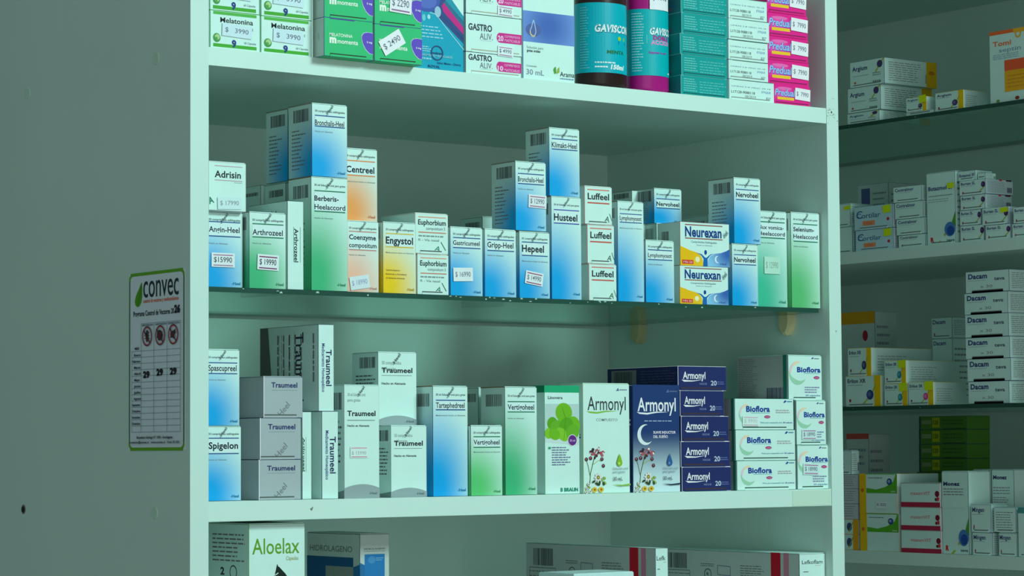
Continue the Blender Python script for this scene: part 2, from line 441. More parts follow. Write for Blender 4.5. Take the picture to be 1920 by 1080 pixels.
def gastro(n, st):
    def art(k):
        F = k.F; M = (184, 40, 140)
        d = k.h > .03; y = .42 if d else .42; c = .17 if d else .27
        F.text('GASTRO', .05, .42 if d else .36, .42, c, INK, .03); F.text('ALIV.', .25, .64 if d else .70, .23, c, (90, 110, 120), .0)
        F.rect(.26, (.67 if d else .75), .46, (.675 if d else .76), GREY)
        a, b = (.42, .68) if d else (.32, .78)
        F.ell(.61, (a+b)/2, .06, (b-a)/2, M); F.rect(.61, a, 1.0, b, M); F.text(n, .57, b-.05, .10, c*.8, (230, 200, 226), .03)
        F.text('COMPRIMIDOS', .69, a+.11*(1 if d else 1.7), .28, .06 if d else .11, (224, 170, 210), .01); F.text('MASTICABLES', .69, b-.04, .28, .07 if d else .12, (224, 170, 210), .01)
        k.flap(.1, .95, None, (150, 170, 150))
        if st: k.sticker(**st)
    return art
def drops30(k):
    F = k.F; F.rect(0, .38, 1, .66, grad((58, 104, 180), (96, 150, 214), .5, .5, .6, .3, .1, 1.1))
    F.ell(.20, .55, .15, .06, (72, 100, 160)); F.line([(.205, .45), (.17, .52), (.14, .555), (.145, .585), (.19, .605), (.23, .595), (.25, .565), (.24, .53), (.205, .45)], .014, (150, 200, 224))
    F.line([(.14, .56), (.145, .588), (.19, .61), (.23, .60)], .02, (190, 200, 130))
    F.text('Solución para', .07, .72, .32, .025, GREY); F.text('gotas orales', .07, .75, .26, .025, INK, .02); F.text('Contenido', .06, .885, .2, .018, GREY)
    F.text('30 mL', .06, .955, .34, .05, (110, 140, 160)); F.poly([(.6, .93), (.58, .89), (.60, .87), (.63, .86), (.64, .92)], (70, 160, 50)); F.poly([(.64, .93), (.66, .88), (.70, .86), (.70, .91)], (130, 180, 70))
    F.text('Arama', .71, .945, .28, .045, (30, 60, 50)); F.para(.71, .955, .98, .975, 1, (90, 140, 170), .5, 4, .05)
def tealcarton(k):
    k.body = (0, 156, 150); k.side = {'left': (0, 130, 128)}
    k.F.para(.06, .12, .36, .8, 6, (110, 206, 198), .32, 2); k.F.para(.40, .2, .98, .85, 5, (90, 196, 190), .28, 7, .3); k.F.rect(.05, .9, .9, .93, (0, 120, 118))
    k.L.text('mint', .25, .85, .5, .2, (130, 70, 110), 0); k.flap(.05, .95, (0, 150, 144), (0, 90, 88))
def whitecarton(k):
    F = k.F; F.text('LINEAS 5-8 VENC 09-18', .06, .36, .86, .06, (90, 130, 150)); F.text('L17128-9088118', .05, .66, .52, .13, INK); F.text('08/2019', .35, .84, .24, .12, (110, 140, 140))
    F.text('ETIQUE', .72, .55, .2, .1, (90, 130, 190)); F.text('$27', .82, .84, .1, .11, (90, 120, 140)); F.rect(.1, .0, .98, .03, (60, 110, 100)); k.flap(.05, .9, None, (120, 150, 140))
def predual(k):
    k.body = (206, 30, 140); F = k.F
    F.rect(0, .1, .6, .78, grad((226, 92, 180), (206, 30, 140), .25, .55, .4, .4, .1, 1.0)); F.ell(.3, .2, .2, .07, (232, 110, 180))
    F.text('Predual', .03, .56, .53, .32, (80, 70, 180), .06, shear=.2); F.text('Predual', .03, .55, .53, .32, (130, 204, 236), .012, shear=.2)
    F.rect(.1, .62, .55, .75, (226, 200, 40)); F.text('12 Comprimidos', .68, .93, .26, .06, (230, 130, 190))
    k.side = {'top': (214, 130, 120)}; k.flap(.05, .95, (196, 28, 130), (120, 20, 80))
    k.sticker(.78, .42, .42, .24, -3, '$  7990', lines=None, c=(206, 238, 238))
def linovera(k):
    F = k.F; GR = [(96, 186, 30), (76, 168, 24), (112, 198, 44), (88, 178, 36)]
    F.rect(0, 0, 1, .065, (20, 168, 112)); k.L.rect(0, 0, 1, .065, (18, 140, 100)); F.text('Linovera', .1, .125, .42, .028, INK, .015)
    F.rect(.02, .17, .98, .52, (160, 214, 206)); F.poly([(.02, .49), (.98, .49), (.98, .55), (.02, .52)], (176, 226, 218))
    for i, (u, t, a, b, r) in enumerate([(.55, .25, .24, .09, 10), (.22, .35, .15, .06, -20), (.12, .44, .12, .05, 10), (.35, .40, .2, .085, 60), (.85, .36, .16, .08, -30), (.62, .38, .2, .09, 40), (.5, .45, .2, .05, 40), (.8, .43, .2, .07, -35), (.28, .45, .16, .05, 20)]):
        F.ell(u, t, a, b, GR[i % 4], r)
    F.line([(.55, .5), (.6, .3), (.5, .2)], .008, (60, 140, 30)); F.ell(.79, .505, .135, .055, (190, 220, 220)); F.ell(.79, .505, .12, .048, (84, 40, 130)); F.text('30 ml', .71, .517, .16, .022, (190, 180, 220), .01)
    F.rect(.1, .565, .17, .585, (40, 160, 110)); F.para(.2, .56, .82, .74, 8, (90, 110, 150), .4, 6, .45); F.text('B BRAUN', .44, .975, .5, .034, (0, 140, 110), .03)
    k.L.vpara(.2, .4, .7, .95, 2, (120, 140, 140), .3, 3)
def flower(F):
    ST = (70, 110, 50); DK = (56, 40, 48); PK = (150, 96, 110); WH = (196, 226, 216); LG_ = (130, 180, 80)
    F.line([(.13, .93), (.15, .82), (.22, .70), (.27, .60)], .016, ST); F.line([(.14, .84), (.1, .75), (.06, .69)], .012, ST); F.line([(.2, .74), (.33, .70), (.38, .71)], .01, LG_)
    rnd = random.Random(4)
    for i in range(34):
        a = rnd.uniform(0, 6.28); r = rnd.uniform(0, 1)**.5
        F.ell(.28+.15*r*math.cos(a), .635+.045*r*math.sin(a), rnd.uniform(.018, .034), rnd.uniform(.008, .014), rnd.choice((DK, PK, PK, WH, DK, (172, 84, 90))), rnd.uniform(0, 180), 8)
    for u, t in ((.06, .69), (.42, .75), (.15, .68), (.39, .69)): F.ell(u, t, .034, .017, DK, 40, 10); F.ell(u-.006, t-.003, .018, .009, PK, 40, 8)
    for i in range(11):
        u, t = rnd.uniform(.04, .45), rnd.uniform(.86, .97); F.ell(u, t, rnd.uniform(.03, .055), .011, rnd.choice((ST, (40, 70, 34), LG_, LG_)), rnd.uniform(20, 160), 8)
    for a in range(8): F.ell(.30+.05*math.cos(a*.785), .855+.025*math.sin(a*.785), .035, .011, WH, a*45, 8)
    F.ell(.30, .855, .032, .018, (70, 80, 30)); F.ell(.30, .855, .018, .01, (190, 190, 60))
    for u, t in ((.06, .95), (.10, .92), (.05, .985), (.13, .98)): F.ell(u, t, .035, .014, WH, 30, 8); F.ell(u, t, .012, .007, DK, 0, 6)
    for u in (.22, .36): F.ell(u, .965, .055, .024, (196, 186, 60)); F.ell(u, .965, .022, .01, (120, 110, 20))
def armonyl(dark):
    def art(k):
        F = k.F; T = (206, 240, 238) if dark else (44, 60, 70)
        if dark:
            k.body = (24, 58, 108); F.rect(0.004, .002, .996, .998, grad((24, 58, 112), (176, 232, 232), .5, 1.0, 9, 1.0, .42, .96)); k.L.rect(.3, .32, .9, .34, PAPER); k.L.rect(.3, .36, .9, .38, PAPER)
        else: k.L.rect(.3, .46, .9, .475, (120, 180, 70)); k.L.rect(.3, .485, .9, .50, DARK)
        F.poly([(.71, .07), (.76, .04), (.78, .07)], (80, 110, 150)); F.para(.79, .05, .95, .07, 1, (90, 120, 150), .5, 3, .05)
        F.text('Armonyl', .10, .245, .82, .13, T, -.004 if not dark else .006)
        s = (118, 190, 70) if not dark else (206, 240, 238)
        F.poly([(.08, .255), (.3, .262), (.5, .25), (.76, .255), (.5, .262), (.3, .278), (.14, .272)], s); 
        if dark:
            F.para(.24, .33, .83, .345, 1, (150, 190, 214), .5, 3, .02); F.ring(.26, .465, .17, .075, (196, 238, 236), 40, 285, taper=True)
            F.text('SUAVE INDUCTOR', .43, .455, .48, .025, (206, 230, 236), .015); F.text('DEL SUEÑO', .43, .495, .31, .025, (206, 230, 236), .015)
        else: F.text('COMPUESTO', .28, .345, .46, .025, (120, 160, 160))
        flower(F); dc = (34, 96, 150) if dark else (118, 190, 40)
        F.poly([(.76, .64), (.72, .69), (.70, .725), (.725, .75), (.76, .757), (.80, .75), (.82, .725), (.80, .69)], dc); F.ell(.75, .73, .02, .012, tuple(min(255, v+50) for v in dc))
        F.text('Solución oral', .62, .785, .32, .022, (120, 160, 170)); F.text('para gotas', .62, .815, .26, .022, (120, 160, 170)); F.text('30 mL', .62, .885, .2, .034, (60, 84, 96), .0)
        F.poly([(.6, .92), (.8, .925), (.99, .915), (.99, .93), (.78, .937)], (24, 50, 80) if dark else (118, 190, 70))
    return art
def armonyl_box(k):
    k.body = (26, 44, 100); F = k.F; T = (206, 238, 238)
    F.text('Armonyl', .10, .52, .46, .30, T, .012); F.poly([(.07, .56), (.3, .59), (.52, .55), (.3, .63), (.12, .64)], T); F.text('NOCHE', .44, .76, .15, .08, (120, 150, 190)); F.text('20', .67, .78, .12, .20, (170, 210, 224), .01)
    F.para(.80, .6, .98, .76, 2, (90, 120, 170), .4, 2); k.flap(.05, .9, (30, 48, 96), (60, 50, 50))
    k.L.rect(.06, .1, .42, .98, (112, 140, 140)); k.L.bars(.1, .16, .36, .95, (30, 40, 50), 4); k.L.para(.48, .12, .97, .9, 7, (70, 84, 120), .25, 5)
def crescent(F, u, t, r):
    F.ring(u, t, r, .30*r, (206, 218, 178), 200, 290, taper=True); F.ring(u, t, r, .28*r, (196, 206, 206), 150, 250, taper=True); F.ring(u, t, r, .42*r, (136, 212, 176), 30, 190, taper=True)
def bioflora(kind, st=None):
    def art(k):
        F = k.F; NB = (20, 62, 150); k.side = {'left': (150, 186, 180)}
        k.L.rect(.9, 0, .97, 1, (24, 130, 110))
        if kind == 'long':
            crescent(F, .19, .50, .125); F.text('Bioflora', .19, .42, .40, .185, NB, .035); F.rect(.28, .455, .59, .47, (90, 170, 190))
            F.ell(.545, .585, .052, .05, (140, 50, 110)); F.text('250', .51, .61, .07, .05, (210, 160, 190)); F.para(.69, .34, .98, .48, 2, (150, 170, 170), .5, 2)
            F.poly([(.82, .13), (.85, .05), (.88, .07), (.85, .13)], NB); F.para(.885, .06, .97, .12, 1, (80, 150, 170), .6, 3, .02)
            F.text('Polvo para suspensión oral', .43, .79, .36, .05, (80, 160, 180)); F.text('20 sobres', .81, .79, .16, .05, NB); k.flap(.13, .87, None, (40, 84, 70)); 
        else:
            crescent(F, .28, .40, .26); F.text('Bioflora', .26, .38, .70, .115, NB, .035); F.rect(.45, .40, .94, .41, (90, 170, 190))
            F.ell(.84, .50, .09, .035, (150, 50, 120)); F.text('250', .78, .515, .12, .03, (210, 160, 190)); F.poly([(.68, .085), (.73, .045), (.76, .06), (.72, .09)], NB); F.para(.77, .06, .92, .09, 1, (80, 110, 130), .6, 3, .02)
            F.para(.48, .69, .95, .85, 3, (110, 130, 170), .45, 4, .3); F.text('20 cápsulas', .50, .91, .44, .035, (60, 120, 170)); k.flap(.15, .8, None, (40, 84, 70))
            k.L.para(.03, .05, .42, .95, 22, (110, 130, 138), .3, 6, .3); k.L.bars(.58, .72, .92, .98, (60, 74, 110), 8)
        if st: k.sticker(**st)
    return art
def upper(k, side, f):
    """print frame covering only the top fraction f of a face"""
    o = k.h*(1-f); w, d = k.w, k.d
    fn = {'F': lambda x, z, n: (x, -n, z+o), 'L': lambda x, z, n: (-n, d-x, z+o)}[side]
    return Face(k.geo, w if side == 'F' else d, k.h*f, fn)
def aloelax(k):
    F = upper(k, 'F', .66); L = upper(k, 'L', .55); G = (84, 160, 30); F.text('Aloelax', .06, .27, .84, .145, G, -.002); F.text('Cápsulas', .66, .33, .22, .035, (120, 160, 60))
    rnd = random.Random(2); BK = (10, 34, 28)
    F.poly([(.50, .36), (.44, .5), (.30, .62), (.56, .62), (.58, .45)], BK)
    for i in range(9): F.line([(.52+.02*i, .39+.022*i), (.62+.03*i+rnd.uniform(-.03, .03), .46+.02*i), (.60+.02*i, .50+.02*i)], .03, BK)
    for i in range(7): F.line([(.46-.02*i, .46+.02*i), (.52, .44+.03*i)], .014, PAPER)
    F.para(.2, .7, .8, .9, 4, INK, .4, 2)
    L.para(.1, .1, .95, .42, 7, (110, 130, 122), .35, 3, .35); L.text('2', .3, .55, .1, .08, INK, .03); L.ring(.62, .52, .09, .015, INK)
def hidrolageno(k):
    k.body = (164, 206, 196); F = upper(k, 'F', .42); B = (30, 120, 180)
    F.text('HIDROLAGENO', .14, .26, .72, .03, INK); F.rect(.14, .28, .86, .285, INK); F.rect(.16, .33, .84, .98, B); F.ell(.4, .42, .13, .06, (60, 140, 190)); F.para(.54, .38, .8, .44, 2, (110, 180, 210), .4)
    L = upper(k, 'L', .45); L.text('HIDROLAGENO', .06, .28, .80, .09, (90, 116, 110), -.004); L.rect(0, .36, .88, .98, (20, 86, 130)); L.rect(.36, .5, .88, .98, (120, 150, 140)); L.poly([(.88, .5), (1, .46), (1, 1), (.88, 1)], (30, 110, 160)); F.poly([(0, .46), (.16, .5), (.16, 1), (0, 1)], (30, 110, 160))
def lefkoflam(full):
    def art(k):
        F = upper(k, 'F', .52); F.text('Lefkoflam' if full else 'Lefk', .1, .20, .80 if full else .7, .075, INK); F.rect(.6, .23, .85, .235, (170, 90, 80)); F.text('-', .15, .36, .2, .05, DARK, .03); F.text('-', .15, .55, .2, .05, DARK, .03)
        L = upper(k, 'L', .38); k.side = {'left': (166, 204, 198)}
        L.bars(.06, .11, .22, .52, (60, 76, 74), 5); L.para(.03, .6, .24, .95, 3, (110, 130, 126), .2, 4, .05); L.line([(.03, .57), (.24, .57), (.24, .99), (.03, .99), (.03, .57)], .004, (110, 130, 126))
        L.ring(.37, .64, .026, .004, INK); L.text('R', .362, .68, .016, .09, INK); L.para(.32, .35, .42, .45, 2, INKB, .3, 3); L.line([(.44, .4), (.53, .42), (.53, .66), (.44, .64), (.44, .4)], .003, (100, 110, 150)); L.para(.6, .35, .78, .85, 8, (96, 116, 116), .3, 6)
        k.L.rect(.81, 0, .875, 1, (176, 10, 40)); k.L.rect(.895, 0, .93, 1, (180, 130, 150))
    return art
# cartons of the second unit
def side_print(k, seed=1): k.R.para(.08, .12, .72, .88, 9, (120, 150, 156), .3, seed, .2); k.R.bars(.78, .5, .95, .85, (70, 84, 110), seed); 
def argium(k):
    F = k.F; F.text('Argium', .07, .36, .44, .17, (50, 70, 120), .02); F.rect(.1, .56, .55, .575, GREY); F.ell(.15, .82, .03, .04, (170, 70, 60))
    F.line([(.98, -.0+.02), (.74, .52)], .035, (160, 190, 50)); F.ell(.87, .22, .08, .14, (60, 60, 110)); F.text('teva', .66, .9, .24, .10, (80, 120, 100), .02); F.para(.66, .5, .95, .66, 2, GREY, .4, 2)
    k.flap(.1, .9, None, (96, 120, 116)); side_print(k, 3); k.R.rect(.80, 0, 1.0, 1, (204, 184, 14)); k.R.ell(.9, .42, .06, .08, (180, 130, 20))
def stripe_box(title, dot=(50, 90, 140), stripe=.78, cr=True, st=False, code=None):
    def art(k):
        F = k.F; 
        F.rect(stripe, 0, 1, 1, (214, 198, 12)); F.text(title, .06, .22, .52, .13, (50, 66, 100), .02); F.rect(.06, .29, .5, .305, GREY)
        F.line([(.86, .3), (.74, .62), (.46, .97)], .03, (150, 190, 40)); F.ell(.70, .62, .10, .16, dot); F.ell(.68, .6, .05, .08, tuple(min(255, c+40) for c in dot)); F.ell(.13, .80, .03, .055, (150, 40, 50))
        k.flap(.1, .78, None, (96, 120, 116)); k.R.para(.1, .25, .6, .85, 6, (140, 176, 180), .3, 4)
        if st: k.sticker(.84, .16, .34, .26, 4, None, c=(190, 240, 20), lines=None, name='price_sticker', label='fluorescent green sticker')
    return art
def simple(title, c=PAPER, tc=(60, 80, 130), st=None, red=True, sub=True, tw=.62, cap=.17, tb=.30, bold=.02, extra=None):
    def art(k):
        k.body = c; F = k.F; F.text(title, .06, tb, tw, cap, tc, bold)
        if sub: F.rect(.06, tb+.08, .06+tw*.9, tb+.095, (130, 160, 164))
        if red: F.ell(.14, .80, .028, .07, (170, 40, 50)); F.rect(.11, .85, .15, .9, (60, 40, 40))
        if extra: extra(k)
        side_print(k, len(title)); k.flap(.15, .86, None, (96, 120, 116))
        if st: k.sticker(.86, .2, .2 if not isinstance(st, float) else st, .14, 4, None, c=(186, 238, 20), lines=None, label='fluorescent green sticker')
    return art
def burten_x(k):
    k.F.line([(.99, .45), (.9, .62), (.7, .95)], .03, (140, 180, 50)); k.F.ell(.92, .36, .08, .19, (60, 44, 90)); k.F.ell(.90, .34, .04, .08, (90, 80, 130))
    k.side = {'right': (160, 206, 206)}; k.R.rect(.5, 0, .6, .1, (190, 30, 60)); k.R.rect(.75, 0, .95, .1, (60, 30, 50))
def cortilar_x(k):
    k.body = (160, 222, 226); k.F.rect(.22, .62, .54, .82, (214, 150, 100)); k.F.text('100', .27, .79, .2, .12, (190, 110, 70)); k.F.ell(.88, .62, .035, .07, (170, 40, 40)); k.F.text('C', .06, .5, .16, .33, (60, 100, 150), 0)
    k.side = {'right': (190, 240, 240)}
def dacam_x(k):
    k.F.text('teva', .66, .46, .24, .16, (90, 120, 130), .03); k.F.text('x 30', .34, .78, .28, .13, (130, 150, 140)); k.flap(.15, .86, None, (50, 70, 66))
def butazmol_x(k):
    F = k.F; F.rect(.06, .32, .9, .33, GREY); F.para(.06, .36, .8, .42, 2, FAINT, .3, 3); F.poly([(.86, .72), (1, .55), (1, .76), (.9, .82)], (70, 160, 40)); F.ell(.80, .80, .19, .10, (60, 130, 190)); F.ell(.82, .82, .13, .065, (30, 80, 160)); F.ell(.62, .87, .035, .02, (160, 190, 40)); F.text('teva', .68, .965, .28, .035, (90, 130, 130), .03)
    F.text('R', .12, .955, .12, .06, (190, 30, 40), .05); F.poly([(.3, 1), (.45, .945), (.5, .96), (.4, 1)], (150, 190, 60))
def monez(front=True, title='Monez'):
    def art(k):
        F = k.F; F.text(title, .06, .175 if front else .115, .62, .045, (40, 54, 100), .04); F.para(.06, .20, .85, .30, 3, (120, 140, 150), .35, 3); 
        if front: butazmol_x(k); F.rect(0, .31, .95, .44, PAPER); 
        else: F.para(.08, .32, .75, .48, 6, (130, 150, 160), .35, 5)
    return art
def maxam(k):
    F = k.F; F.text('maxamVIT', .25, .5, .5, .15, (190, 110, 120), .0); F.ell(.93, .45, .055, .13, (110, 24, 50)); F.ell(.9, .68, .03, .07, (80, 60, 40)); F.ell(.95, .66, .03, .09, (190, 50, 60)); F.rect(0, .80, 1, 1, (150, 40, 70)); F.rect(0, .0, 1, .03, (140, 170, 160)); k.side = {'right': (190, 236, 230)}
def greenyellow(st):
    def art(k):
        F = k.F; F.rect(0, 0, .18, 1, (210, 190, 16)); F.ell(.08, .42, .04, .05, (190, 110, 40)); F.poly([(.19, .36), (.45, .40), (.7, .33), (.9, .2), (.97, .02), (1, .02), (1, .49), (.19, .49)], (76, 176, 40)); F.para(.24, .08, .62, .13, 1, (110, 140, 150), .5, 4, .02); F.ell(.80, .2, .07, .085, (40, 80, 140)); F.ell(.79, .19, .035, .04, (130, 170, 200)); F.text('teva', .84, .46, .12, .05, (180, 230, 200), .02); F.rect(0.18, .0, 1, .02, (90, 190, 80))
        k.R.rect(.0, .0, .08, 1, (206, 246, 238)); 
        if st: k.sticker(.6, .78, .3, .14, 0, 'K 025', lines=None)
    return art
def tomi(k):
    F = k.F; F.rect(0, 0, 1, .05, (222, 110, 50)); F.rect(.55, .0, 1, .06, (226, 180, 40)); F.ring(.66, .08, .07, .03, (226, 180, 40)); F.text('Tomi', .08, .21, .42, .07, (226, 120, 60), .02); F.text('septin', .22, .30, .50, .06, (120, 160, 180), .0)
    F.para(.08, .32, .70, .40, 3, (140, 190, 200), .5, 3); F.rect(.34, .42, 1, .57, (216, 96, 50)); F.rect(.34, .57, 1, .86, (224, 176, 30)); F.para(.4, .62, .95, .82, 4, (190, 140, 40), .3, 5); F.ell(.18, .97, .04, .02, (90, 160, 60)); F.ell(.62, .96, .05, .025, (130, 60, 40))
def lefty(k):
    k.body = (170, 206, 206); k.F.para(.1, .1, .9, .85, 5, (130, 150, 160), .3, 4)
def lefty_yellow(k):
    F = k.F; F.rect(.75, 0, 1, 1, (206, 170, 30)); F.ell(.58, .5, .12, .28, (50, 80, 130)); F.line([(.75, .2), (.55, .85)], .04, (130, 170, 60)); F.text('CC', .1, .4, .25, .2, INK)
def greenstack(k):
    k.body = (70, 136, 44); F = k.F; F.rect(0, .0, .03, 1, (30, 60, 90)); F.rect(.06, .3, .26, .6, (116, 160, 110)); F.rect(.28, .1, .44, .85, (150, 190, 20)); F.text('120', .30, .6, .11, .3, (70, 110, 20), .03); F.rect(.5, .9, .98, 1, (40, 90, 40)); F.para(.5, .2, .95, .7, 2, (50, 104, 44), .4, 3)

